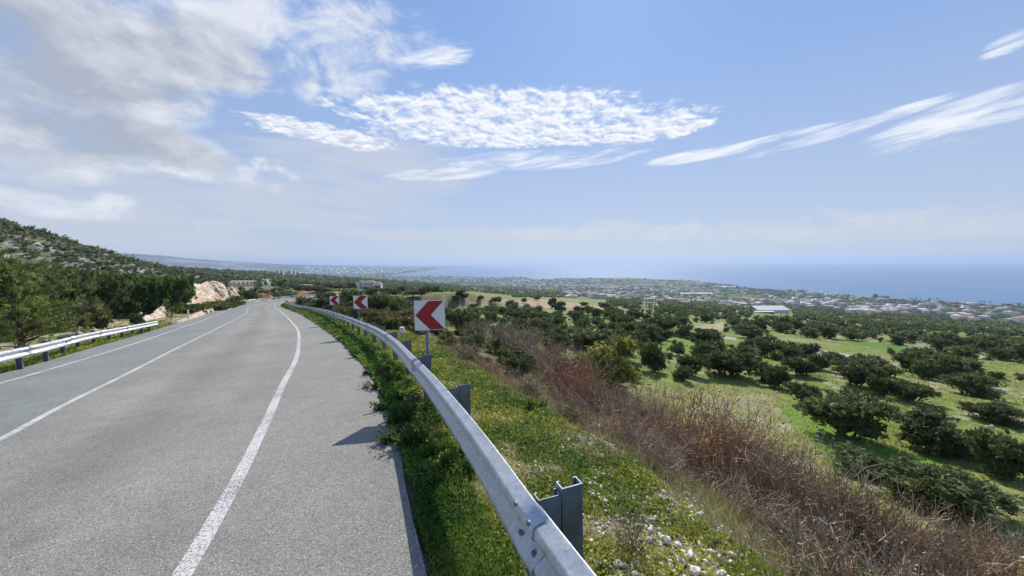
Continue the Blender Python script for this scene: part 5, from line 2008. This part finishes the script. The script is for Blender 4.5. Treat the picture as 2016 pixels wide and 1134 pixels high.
sward('grass', 'short yellow green grass and clover on the verge outside the barrier', 45000, 0.7, 34, f_right, lambda x, y: 0.05 + 0.08 * fbm(x, y, 0.6, 121, 2), green_mix, lambda x, y: 1 - 0.75 * bare(x, y))
sward('ground_cover', 'low leafy weeds on the verge outside the barrier', 150000, 0.7, 30, f_right, lambda x, y: 0.015 + 0.07 * fbm(x, y, 0.4, 122, 2), green_mix, lambda x, y: 1 - 0.85 * bare(x, y), kind='leaf')
sward('grass', 'lush grass between the asphalt and the barrier', 34000, 0.7, 95, f_strip, lambda x, y: 0.06 + 0.16 * fbm(x, y, 0.5, 123, 2) ** 1.5, lush, lambda x, y: 0.95 + 0 * x)
sward('ground_cover', 'dense leafy weeds between the asphalt and the barrier', 110000, 0.7, 60, f_strip, lambda x, y: 0.03 + 0.22 * fbm(x, y, 0.6, 124, 2) ** 1.6 * sstep(y, 2, 4), lush, lambda x, y: 0.95 + 0 * x, kind='leaf')


def straw(x, y):
    n = len(x)
    t = RNG.random(n)[:, None]
    c = lerp(np.array([[0.20, 0.16, 0.075]]), np.array([[0.50, 0.42, 0.24]]), t)
    return np.where((RNG.random(n) < 0.35)[:, None], np.array([[0.17, 0.22, 0.045]]), c) * RNG.uniform(0.7, 1.2, (n, 1))


def f_bank(y):
    a, e = f_right(y)
    return e - 0.5, e + 3.2


sward('grass', 'dry straw coloured grass down the edge of the embankment', 42000, 0.5, 34, f_bank, lambda x, y: 0.10 + 0.22 * fbm(x, y, 0.7, 161, 2), straw, lambda x, y: sstep(fbm(x, y, 0.6, 162, 3), 0.32, 0.55), wd=1.1)
sward('grass', 'long grass blades and dead stalks standing above the verge', 16000, 0.7, 26, f_right, lambda x, y: 0.12 + 0.16 * fbm(x, y, 0.5, 163, 2), lambda x, y: np.where((RNG.random(len(x)) < 0.3)[:, None], straw(x, y), green_mix(x, y)),
      lambda x, y: sstep(fbm(x, y, 0.45, 164, 3), 0.50, 0.64), wd=0.8)


def yellow(x, y):
    return np.tile(np.array([[0.62, 0.46, 0.02]]), (len(x), 1)) * RNG.uniform(0.7, 1.1, (len(x), 1))


sward('flowers', 'small yellow flowers among the verge grass', 2600, 0.7, 14, f_right, lambda x, y: 0.09 + 0 * x, yellow, lambda x, y: sstep(fbm(x, y, 1.2, 131, 2), 0.5, 0.7), kind='leaf', grow=0.03)


def f_left(y):
    return x_asL(y) - np.interp(y, [0, 26, 30, 90], [1.9, 2.4, 1.2, 1.0]), x_asL(y) - 0.05


sward('grass', 'yellow green grass strip along the left edge of the road', 26000, 4, 34, f_left, lambda x, y: 0.10 + 0.22 * fbm(x, y, 0.9, 141, 2), green_mix, lambda x, y: 1 - 0.55 * bare(x, y), wd=1.6)
sward('ground_cover', 'low weeds along the left edge of the road', 14000, 4, 34, f_left, lambda x, y: 0.04 + 0.2 * fbm(x, y, 0.9, 142, 2), green_mix, lambda x, y: 1 - 0.6 * bare(x, y), kind='leaf')


def f_turn(y):
    return x_asL(y) - 26, x_asL(y) - 2.2


sward('grass', 'thin grass and low weeds on the ground behind the left barrier', 22000, 6, 60, f_turn, lambda x, y: 0.12 + 0.25 * fbm(x, y, 1.5, 145, 2), green_mix,
      lambda x, y: sstep(fbm(x, y, 3.0, 146, 3), 0.42, 0.6) * 0.95, wd=2.0)


def f_slope(y):
    return np.maximum(x_rail(y) + 6, -0.35 * y), 1.5 * y + 6


sward('grass', 'tufts of spring grass on the scrub slope', 60000, 8, 70, f_slope, lambda x, y: 0.08 + 0.12 * fbm(x, y, 2.0, 151, 2), green_mix, lambda x, y: sstep(fbm(x, y, 5, 152, 3), 0.35, 0.6) * 0.9 + 0.1, wd=2.0, grow=0.16)


# leafy weeds big enough to tell apart
def weed_proto(n=46, ca=(0.035, 0.085, 0.016), cb=(0.10, 0.17, 0.03), ln=0.42, wd=0.085):
    st = []
    for i in range(n):
        a = RNG.uniform(0, 2 * PI)
        lean = RNG.uniform(0.05, 0.9)
        d = np.array([math.sin(lean) * math.cos(a), math.sin(lean) * math.sin(a), math.cos(lean)])
        h = RNG.uniform(0.25, 0.95)
        for q in range(7):
            t = RNG.uniform(0.25, 1.0)
            st.append((d * h * t, unit((d * 0.7 + RNG.normal(size=3) * 0.6)[None])[0]))
    base = np.array([s[0] for s in st])
    d = np.array([s[1] for s in st])
    t = RNG.random(len(st))[:, None]
    c = lerp(np.array([ca]), np.array([cb]), t) * RNG.uniform(0.8, 1.2, (len(st), 1))
    V, Fq, C = leaves(base, d, ln * 0.55 * RNG.uniform(0.6, 1.2, len(st)), wd * RNG.uniform(0.7, 1.2, len(st)), c)
    return mesh_np('leaves', V, Fq, M['grass'], C)


WEEDS = [weed_proto() for _ in range(4)]
WEEDS_B = [weed_proto(40, (0.09, 0.06, 0.03), (0.22, 0.15, 0.08), 0.34, 0.05)]


def weed(label, px, py, h, protos=WEEDS, grp='leafy weeds along the barrier', dy=0.0):
    x, y, z = spot(px, py)
    s = 0.8 * h * y / F_PX
    o = link('weed', protos[int(RNG.integers(len(protos)))], None, (x, y, z - 0.01), (0, 0, RNG.uniform(0, 6)), (s, s, s * 0.95))
    tag(o, label, 'weed', grp)


for px, py, h, lab in ((752, 812, 52, 'leafy weed leaning over the edge of the asphalt, farther of two'), (775, 842, 72, 'tall bright leafy weed at the edge of the asphalt'),
                       (800, 838, 78, 'tall dark leafy weed under the barrier beside the bright one'), (765, 880, 66, 'leafy weed leaning over the asphalt, nearer of two'),
                       (800, 885, 80, 'broad leafy weed beside the asphalt below the bright one'), (835, 880, 70, 'shaded leafy weed under the barrier'),
                       (742, 770, 46, 'leafy weed beside the asphalt below the reflector'), (765, 760, 44, 'dark weed under the barrier near the reflector'),
                       (725, 742, 36, 'small leafy weed at the asphalt edge near the second splice'), (785, 800, 60, 'leafy weed pressed against the barrier'),
                       (1045, 812, 42, 'bright green leafy weed on the verge in front of the dry brush'), (1113, 818, 26, 'small bright green weed right of the larger one'),
                       (1068, 806, 34, 'green weed touching the foot of the brown dry shrub'), (1000, 742, 30, 'green weed in front of the fan shaped dry shrub'),
                       (1185, 1130, 40, 'dark green weed behind the lower end of the barrier'), (700, 705, 30, 'weed at the asphalt edge, next along the curve'),
                       (850, 960, 50, 'low leafy weed in the barrier shadow at the asphalt'), (1435, 880, 50, 'green sprigs growing through the reddish dry shrub'), (1500, 915, 60, 'tallest green sprigs in front of the dark brush')):
    weed(lab, px, py, h)
for px, py, h, lab in ((818, 800, 60, 'dry brown weed rising against the barrier'), (720, 800 - 30, 34, 'brownish weed in the strip beside the asphalt')):
    weed(lab, px, py, h, WEEDS_B)
for i in range(70):
    y = float(np.exp(RNG.uniform(math.log(3.5), math.log(70))))
    xa, xb = float(x_asR(y)) + 0.2, float(x_rail(y)) + 0.15
    x = RNG.uniform(xa, xb)
    s = RNG.uniform(0.14, 0.34) * (1 + y * 0.008)
    o = link('weed', (WEEDS if RNG.random() < 0.75 else WEEDS_B)[0 if RNG.random() > 0.75 else 0], None, (x, y, land1(x, y) - 0.01), (0, 0, RNG.uniform(0, 6)), (s, s, s))
    u, v = project(x, y, land1(x, y))
    nm = min((('the reflector', 800, 720), ('the largest chevron sign', 840, 700), ('the middle chevron sign', 705, 640), ('the smallest chevron sign', 656, 620), ('the far end of the barrier', 580, 603), ('the bright leafy weed', 775, 830), ('the white marker stone', 770, 670)), key=lambda q: math.hypot(q[1] - u, q[2] - v))[0]
    side = 'at the asphalt edge' if x - float(x_asR(y)) < (xb - xa) * 0.5 else 'under the barrier'
    tag(o, f"{'small' if s < 0.28 else 'bushy'} leafy weed {side} near {nm}", 'weed', 'leafy weeds along the barrier')

# stones
STN = [(1150, 832, 14), (1165, 852, 30), (1178, 846, 22), (1212, 858, 16), (1145, 868, 18), (1160, 880, 16), (1120, 868, 13), (1128, 880, 13), (1104, 858, 12), (1105, 885, 14), (1185, 905, 22), (1140, 895, 12),
       (1060, 868, 9), (1030, 838, 10), (1022, 825, 8), (1095, 875, 10), (1160, 955, 15), (1172, 946, 12), (1185, 880, 13), (1205, 880, 12), (1205, 900, 11), (1218, 848, 12), (1090, 850, 10), (1075, 905, 9),
       (1340, 1108, 24), (1362, 1100, 26), (1310, 1068, 26), (1335, 1075, 18), (1300, 1058, 16), (1283, 1040, 12), (1218, 1113, 22), (1275, 1100, 12), (1367, 1130, 30), (1420, 1134, 22), (1352, 976, 16), (1300, 980, 12),
       (1360, 1000, 13), (1380, 1030, 14), (1365, 985, 12), (1290, 1020, 10), (1250, 1075, 12), (1260, 1120, 14), (1320, 1125, 14), (1440, 1110, 14), (1395, 1062, 12), (1165, 1020, 10), (1175, 1075, 14), (1180, 1050, 10),
       (968, 818, 7), (945, 780, 7), (935, 770, 8), (1015, 860, 8), (885, 845, 7), (925, 1020, 9), (893, 1040, 8), (1170, 1000, 9), (1190, 985, 8), (1395, 1100, 12), (1235, 1000, 8), (1245, 1090, 10)]
for px, py, w in STN:
    x, y, z = spot(px, py)
    s = w * y / F_PX
    o = link('stone', STONE[int(RNG.integers(8))], None, (x, y, z + s * 0.22), tuple(RNG.uniform(-0.4, 0.4, 2)) + (RNG.uniform(0, 6),), (s * 1.1, s, s))
    lab = 'pale stone in the pile below the dry brush' if py < 930 and px > 1080 else ('pale stone on the bare patch low on the verge' if px > 1150 else 'small pale stone lying in the grass by the barrier')
    szw = 'largest sized' if w >= 22 else ('fist sized' if w >= 14 else 'pebble sized')
    where = 'nearer the barrier post' if px < 1130 or (py > 930 and px < 1260) else ('close to the dry brush' if px > 1175 and py < 930 else ('at the lower edge' if py > 1090 else ''))
    tag(o, f'{szw} {lab} {where}'.strip() if len((szw + lab + where).split()) < 15 else f'{szw} {lab}', 'stone', 'stones lying on the verge')


def gravel(name, label, n, sampler, s0, s1):
    P = sampler(n)
    X, Y = P
    Z = land(X, Y)
    S_ = RNG.uniform(s0, s1, len(X)) * RNG.uniform(0.5, 1.4, len(X))
    protos = []
    for k in range(5):
        me = STONE[k]
        v = np.array([tuple(q.co) for q in me.vertices])
        f = np.array([tuple(p.vertices) for p in me.polygons])
        protos.append((v, f, np.ones((len(v), 3))))
    return mass(name, label, X, Y, Z + S_ * 0.15, S_, np.ones(len(X)), protos, M['stone'], None)


def pile(n):
    cx, cy, _ = spot(1150, 868)
    dx, dy, _ = spot(1290, 1060)
    ex, ey, _ = spot(1050, 830)
    k = RNG.choice(4, n, p=[0.3, 0.24, 0.1, 0.36])
    X = np.select([k == 0, k == 1, k == 2], [cx, dx, ex], 0.0) + RNG.normal(size=n) * np.select([k == 0, k == 1, k == 2], [0.38, 0.42, 0.45], 0.0)
    Y = np.select([k == 0, k == 1, k == 2], [cy, dy, ey], 0.0) + RNG.normal(size=n) * np.select([k == 0, k == 1, k == 2], [0.55, 0.6, 0.8], 0.0)
    y = RNG.uniform(1, 14, n)
    X = np.where(k == 3, x_rail(y) + RNG.uniform(0, 2.2, n), X)
    Y = np.where(k == 3, y, Y)
    ok = (X - x_rail(Y) > 0.25)
    return X[ok], Y[ok]


gravel('gravel', 'pale limestone chips strewn over the verge', 4200, pile, 0.010, 0.055)


def slope_rocks(n):
    y = np.exp(RNG.uniform(math.log(9), math.log(90), n))
    x = RNG.uniform(-0.1, 1.5, n) * y + 5
    ok = (RNG.random(n) < sstep(fbm(x, y, 6, 161, 3), 0.45, 0.65)) & (x - x_rail(y) > 9)
    return x[ok], y[ok]


gravel('rubble', 'pale rocks scattered over the scrub slope', 1300, slope_rocks, 0.10, 0.34)


def road_grit(n):
    y = np.exp(RNG.uniform(math.log(1.6), math.log(20), n))
    x = x_asR(y) - np.abs(RNG.normal(size=n)) * 0.5 - 0.02
    return x, y


P_ = road_grit(160)
gravel('grit', 'loose grit on the hard shoulder', 160, lambda n: P_, 0.006, 0.014)

# ------------------------------------------------------------------ buildings
def block(parent, name, c, s, mat, rz=0.0):
    return MB().box(c, s, rz).build(name, mat, parent)


def hip_roof(mb, c, s, h, over=0.4):
    x, y = s[0] / 2 + over, s[1] / 2 + over
    z = c[2]
    L = max(0.0, x - y)
    vs = [(c[0] - x, c[1] - y, z), (c[0] + x, c[1] - y, z), (c[0] + x, c[1] + y, z), (c[0] - x, c[1] + y, z), (c[0] - L, c[1], z + h), (c[0] + L, c[1], z + h)]
    mb.add(vs, [(0, 1, 5, 4), (1, 2, 5), (2, 3, 4, 5), (3, 0, 4), (3, 2, 1, 0)])


def villa(label, px, py, wpx, rz=0.2):
    x, y, z = spot(px, py)
    k = wpx * y / F_PX / 22.0
    e = empty('house', (x, y + 4, z), rz)
    e.scale = (k, k, k)
    tag(e, label, 'house')
    roof = MB()
    for nm, c, s in (('wall', (0, 0, 3), (11, 8, 7)), ('wall', (7.5, 1, 2.0), (8, 7, 5.2)), ('wall', (-8, 0.5, 3.2), (5, 6, 7.4))):
        block(e, nm, c, s, M['plaster'], 0)
        hip_roof(roof, (c[0], c[1], c[2] + s[2] / 2 + 0.003), s, 2.1)
    roof.build('roof', M['tiles'], e)
    for wx in (-3.5, -0.8, 2.2, 6.5, 9.3, -8):
        for wz in (1.6, 4.4):
            if wx > 5 and wz > 3:
                continue
            yy = -4.0 if abs(wx) < 5.5 else (-2.5 if wx > 0 else -2.5)
            o = block(e, 'window', (wx, yy - 0.02, wz), (1.2, 0.12, 1.3), M['window'])
    block(e, 'garden_wall', (13, -6, -0.4), (14, 0.3, 3.0), M['plaster'])
    return e


villa('white villa with orange hipped roofs behind the open fields', 724, 569, 44)


def flats(label, px, py, w, h, grp=None):
    x, y, z = spot(px, py)
    W, H = w * y / F_PX, h * y / F_PX
    e = empty('apartment_block', (x, y, z - 1), 0.3)
    tag(e, label, 'building', grp)
    block(e, 'wall', (0, 0, H / 2 - 1), (W, W * 0.8, H + 2), M['plaster'])
    block(e, 'parapet', (0, 0, H + 0.3), (W * 1.04, W * 0.84, 0.7), M['plaster'])
    nf = max(2, int(H / 3.2))
    wb = MB()
    for f in range(nf):
        for q in (-0.3, 0.0, 0.3):
            wb.box((q * W, -W * 0.4 - 0.05, H * (f + 0.5) / nf), (W * 0.16, 0.3, H / nf * 0.5))
    o = wb.build('windows', M['window'], e)
    o['kind'] = 'stuff'
    return e


for i, (px, w, h, lab) in enumerate(((547, 6, 8, 'leftmost white block of flats on the ridge'), (555, 6, 9, 'second white block of flats from the left on the ridge'), (562, 5, 7, 'third white block of flats from the left on the ridge'),
                                     (570, 7, 8, 'widest white block of flats on the ridge'), (579, 5, 8, 'fifth white block of flats from the left on the ridge'), (587, 5, 6, 'rightmost white block of flats on the ridge'))):
    flats(lab, px, 541, w, h, 'white flats on the ridge')


def shed(name, label, cat, px, py, wpx, hpx, dpx_ratio, roof_mat, wall_mat, rz=0.0, pitch=0.28, open_front=False):
    x, y, z = spot(px, py)
    W, H = wpx * y / F_PX, hpx * y / F_PX
    D = W * dpx_ratio
    e = empty(name, (x, y + D / 2, z), rz)
    tag(e, label, cat)
    hw = H * 0.55
    if open_front:
        for q in np.linspace(-0.48, 0.48, 6):
            block(e, 'column', (q * W, -D * 0.45, hw / 2 - 0.5), (0.35, 0.35, hw + 1), M['concrete'])
            block(e, 'column', (q * W, D * 0.45, hw / 2 - 0.5), (0.35, 0.35, hw + 1), M['concrete'])
    else:
        block(e, 'wall', (0, 0, hw / 2 - 1), (W, D, hw + 2), wall_mat)
    b_ = MB()
    t = 0.35
    for sgn in (-1, 1):
        y0, y1 = sgn * D * 0.53, 0.0
        z0, z1 = hw + 0.02, hw + D * pitch * 0.5
        vs = [(-W * 0.52, y0, z0), (W * 0.52, y0, z0), (W * 0.52, y1, z1), (-W * 0.52, y1, z1)]
        vs += [(a, c, d + t) for a, c, d in vs]
        b_.add(vs, [(3, 2, 1, 0), (4, 5, 6, 7), (0, 1, 5, 4), (1, 2, 6, 5), (2, 3, 7, 6), (3, 0, 4, 7)])
    b_.build('roof', roof_mat, e)
    return e


shed('shed', 'large pale roofed shed at the edge of the plain', 'shed', 1523, 616, 62, 9, 0.62, M['sheet_roof'], M['plaster'], 0.0, 0.35)
shed('shed', 'low lean-to building in front of the large pale shed', 'shed', 1506, 617, 38, 4, 0.3, M['sheet_roof'], M['dark'], 0.0, 0.2)
shed('shed', 'long low shed with a pale roof left of the large one', 'shed', 1440, 604, 40, 4, 0.2, M['sheet_roof'], M['plaster_warm'], 0.05)
shed('shed', 'small pale shed between the long low one and the large one', 'shed', 1477, 607, 20, 4, 0.5, M['sheet_roof'], M['plaster_warm'])
shed('greenhouse', 'longest white greenhouse in the middle of the plain', 'greenhouse', 1372, 580, 62, 3, 0.16, M['sheet_roof'], M['plaster'], 0.0, 0.4)
shed('greenhouse', 'white greenhouse on the low headland', 'greenhouse', 1432, 566, 32, 2.5, 0.2, M['sheet_roof'], M['plaster'], 0.0, 0.4)
shed('farm_shed', 'low white roofed farm shed behind the cutting', 'shed', 474, 561, 42, 11, 0.3, M['sheet_roof'], M['dark'], 0.1, 0.15, True)
shed('farm_canopy', 'long narrow white canopy among the trees', 'canopy', 603, 564, 26, 5, 0.15, M['sheet_roof'], M['dark'], -0.1, 0.2, True)


def silo():
    x, y, z = spot(524, 561)
    s = 8 * y / F_PX
    e = empty('silo', (x, y, z))
    tag(e, 'grey round silo with a pale domed top among the trees', 'silo')
    b_ = MB().tube((0, 0, -1), (0, 0, s * 1.0), s * 0.42, n=16)
    b_.build('body', M['zinc_dark'], e, True)
    d = MB()
    prev = None
    for i in range(4):
        a0, a1 = i * PI / 8, (i + 1) * PI / 8
        d.tube((0, 0, s * 1.0 + s * 0.36 * math.sin(a0)), (0, 0, s * 1.0 + s * 0.36 * math.sin(a1)), s * 0.45 * math.cos(a0), max(0.02, s * 0.45 * math.cos(a1)), 16, False)
    d.build('dome', M['sheet_roof'], e, True)


silo()


def frame_building():
    x, y, z = spot(1278, 606)
    W, H = 21 * y / F_PX, 19 * y / F_PX
    e = empty('concrete_frame', (x, y, z), 0.15)
    tag(e, 'unfinished concrete frame building with a flat roof slab', 'building')
    for k, zz in enumerate((0.02, 0.5, 0.98)):
        block(e, 'slab', (0, 0, H * zz), (W * (1.0 if k < 2 else 1.12), W * 0.8, 0.35), M['concrete'])
    for q in (-0.44, -0.15, 0.15, 0.44):
        for d in (-0.34, 0.34):
            block(e, 'column', (q * W, d * W, H * 0.5 - 1), (0.45, 0.45, H + 1.5), M['concrete'])
    block(e, 'wall', (W * 0.25, W * 0.3, H * 0.26), (W * 0.4, 0.25, H * 0.44), M['plaster_warm'])
    block(e, 'wall', (W * 0.62, -W * 0.1, H * 0.16), (W * 0.22, W * 0.4, H * 0.34), M['plaster'])


frame_building()

# village houses of the plain
def house_mesh(k, rs):
    w, d, h = rs.uniform(9, 15), rs.uniform(8, 12), rs.choice([3.4, 6.4, 6.4, 6.8])
    b_ = MB().box((0, 0, h / 2 - 1), (w, d, h + 2))
    n_wall = len(b_.f)
    if k % 4:
        hip_roof(b_, (0, 0, h + 0.003), (w, d), rs.uniform(1.4, 2.4))
    else:
        b_.box((0, 0, h + 0.25), (w * 1.03, d * 1.03, 0.5))
    n_roof = len(b_.f)
    for q in (-0.28, 0.05, 0.3):
        for zz in ([1.6] if h < 4 else [1.6, 4.7]):
            b_.box((q * w, -d / 2 - 0.03, zz), (1.3, 0.16, 1.4))
    me = bpy.data.meshes.new('house')
    me.from_pydata(b_.v, [], b_.f)
    me.materials.append(M['plaster'] if k % 3 else M['plaster_warm'])
    me.materials.append(M['tiles'] if k % 4 in (1, 2) else (M['plaster_warm'] if k % 4 == 3 else M['plaster']))
    me.materials.append(M['window'])
    mi = np.zeros(len(b_.f), np.int32)
    mi[n_wall:n_roof] = 1
    mi[n_roof:] = 2
    me.polygons.foreach_set('material_index', mi)
    me.update()
    me['kind_no'] = k
    return me


HOUSES = [house_mesh(k, RNG) for k in range(12)]
CLUST = [(1110, 1290, 560, 592, 105), (1290, 1420, 572, 600, 55), (1420, 1500, 590, 606, 22), (1560, 1660, 592, 608, 24), (1665, 1770, 606, 620, 34), (1780, 1860, 600, 625, 16), (1850, 2040, 610, 648, 40)]
FAR_CLUST = [(1000, 1180, 551, 566, 120), (1180, 1480, 556, 575, 90), (820, 1040, 546, 556, 150), (720, 830, 546, 553, 16), (1500, 1700, 578, 600, 30), (1700, 2000, 588, 612, 30)]
for x0, x1, y0, y1, n in CLUST:
    where = 'in the middle of the village' if x1 < 1300 else ('in the right part of the village' if x1 < 1510 else ('among the houses behind the large shed' if x1 < 1670 else 'among the houses near the right edge'))
    for i in range(n):
        px, py = RNG.uniform(x0, x1), RNG.uniform(y0, y1)
        if x1 < 1300 and RNG.random() < 0.5:
            py = np.clip(RNG.normal(583, 5), y0, y1)
        x, y, z = spot(px, py)
        if z < SEA_Z + 1 or y < 560:
            continue
        o = link('house', HOUSES[int(RNG.integers(12))], None, (x, y, z), (0, 0, RNG.choice([0.1, 0.25, -0.3, 1.2])), (1.25,) * 3)
        hk = int(o.data.get('kind_no', 0))
        roof = 'orange tiled roof' if hk % 4 in (1, 2) else ('beige hipped roof' if hk % 4 == 3 else 'flat white roof')
        lk = min((('the unfinished concrete frame', 1278, 596), ('the longest greenhouse', 1372, 578), ('the large pale shed', 1523, 610), ('the shipwreck', 1734, 588), ('the headland greenhouse', 1432, 566), ('the palms on the shore', 1840, 596), ('the right picture edge', 2010, 625), ('the ploughed field', 1120, 598)), key=lambda q: math.hypot(q[1] - px, (q[2] - py) * 2))
        sd = 'left of' if px < lk[1] - 12 else ('right of' if px > lk[1] + 12 else 'near')
        hh = 'behind' if py < lk[2] - 6 else 'level with'
        tag(o, f'pale house with {roof} {hh} and {sd} {lk[0]}', 'house', 'village houses on the plain')
hm = []
for me in HOUSES[:6]:
    v = np.array([tuple(q.co) for q in me.vertices])
    hm.append((v[:8], np.array([tuple(p.vertices) for p in me.polygons][:6]), np.ones((8, 3))))
XS, YS, ZS = [], [], []
for x0, x1, y0, y1, n in FAR_CLUST:
    for i in range(n):
        x, y, z = spot(RNG.uniform(x0, x1), RNG.uniform(y0, y1))
        if z > SEA_Z + 1 and 900 < y < 9000:
            XS.append(x), YS.append(y), ZS.append(z)
mass('far_houses', 'far pale houses strewn over the coastal plain', np.array(XS), np.array(YS), np.array(ZS), RNG.uniform(0.9, 1.6, len(XS)), np.full(len(XS), 1.0), hm, M['plaster'], None)
XS, YS, ZS = [], [], []
for i in range(520):
    px = RNG.uniform(590, 900)
    x, y, z = spot(px, RNG.uniform(525.5, 541))
    if z > SEA_Z + 1 and y > 4800:
        XS.append(x), YS.append(y), ZS.append(z)
mass('far_town', 'hazy white town along the far shore of the bay', np.array(XS), np.array(YS), np.array(ZS), RNG.uniform(1.5, 4.0, len(XS)), np.full(len(XS), 0.7), hm, M['plaster'], None)


def wreck():
    v = ray(1734, 587)
    d = SEA_Z / v[2]
    x, y, z = v[0] * d, d, SEA_Z
    while land1(x, y) > SEA_Z and d < 1900:
        d += 10
        x, y = v[0] * d, d
    k = d / F_PX
    e = empty('shipwreck', (x, y, SEA_Z if z < SEA_Z else z), 0.0)
    tag(e, 'dark rusty shipwreck stranded on the shore', 'shipwreck')
    L, H = 36 * k, 4.2 * k
    prof = [(-0.5, 0.55, 0.02), (-0.42, 0.0, 0.10), (0.38, 0.0, 0.10), (0.52, 0.75, 0.02)]
    hull = MB()
    secs = []
    for t, z0, hw in prof:
        secs.append([(t * L, -hw * L, z0 * H * 0.6), (t * L, hw * L, z0 * H * 0.6), (t * L * 1.02, hw * L * 1.15, H), (t * L * 1.02, -hw * L * 1.15, H)])
    vs = [p for s_ in secs for p in s_]
    fs = [(0, 1, 2, 3), (12, 15, 14, 13)]
    for i in range(3):
        for j in range(4):
            fs.append((i * 4 + j, (i + 1) * 4 + j, (i + 1) * 4 + (j + 1) % 4, i * 4 + (j + 1) % 4))
    hull.add(vs, fs)
    h = hull.build('hull', M['rust'], e)
    MB().box((-0.36 * L, 0, H * 1.35), (0.14 * L, 0.14 * L, H * 0.8)).box((-0.35 * L, 0, H * 1.95), (0.09 * L, 0.10 * L, H * 0.45)).build('wheelhouse', M['rust'], e)
    MB().tube((-0.42 * L, 0, H), (-0.42 * L, 0, H * 2.9), 0.25, n=6).build('mast', M['rust'], e)
    MB().tube((0.36 * L, 0, H), (0.36 * L, 0, H * 2.2), 0.25, n=6).build('mast', M['rust'], e)
    e.rotation_euler = (0.06, -0.03, 0.12)


wreck()


def palm_meshes():
    tb = MB()
    limb(tb, (0, 0, -0.5), (0.2, 0, 9), 0.28, 0.2, 0.05, 6, 3)
    p = np.tile(np.array([[0.2, 0, 9.0]]), (150, 1))
    a = RNG.uniform(0, 2 * PI, 150)
    el = RNG.uniform(-0.5, 0.9, 150)
    d = np.stack([np.cos(a) * np.cos(el), np.sin(a) * np.cos(el), np.sin(el)], 1)
    V, Fq, C = leaves(p, d, RNG.uniform(2.2, 3.4, 150), 0.5, np.tile(np.array([[0.035, 0.05, 0.02]]), (150, 1)))
    return tb.mesh('trunk', M['bark']), mesh_np('crown', V, Fq, M['leaf'], C)


PT, PC = palm_meshes()
for px, py in ((1803, 592), (1830, 594), (1845, 594), (1929, 601), (1937, 601), (1949, 602), (1647, 586), (1680, 588), (1985, 606)):
    x, y, z = spot(px, py)
    e = empty('palm_tree', (x, y, max(z, SEA_Z + 1)))
    e.scale = (1.3, 1.3, 1.3)
    tag(e, 'palm tree standing out against the sea along the shore', 'palm', 'palms along the shore')
    link('trunk', PT, e)
    link('crown', PC, e)
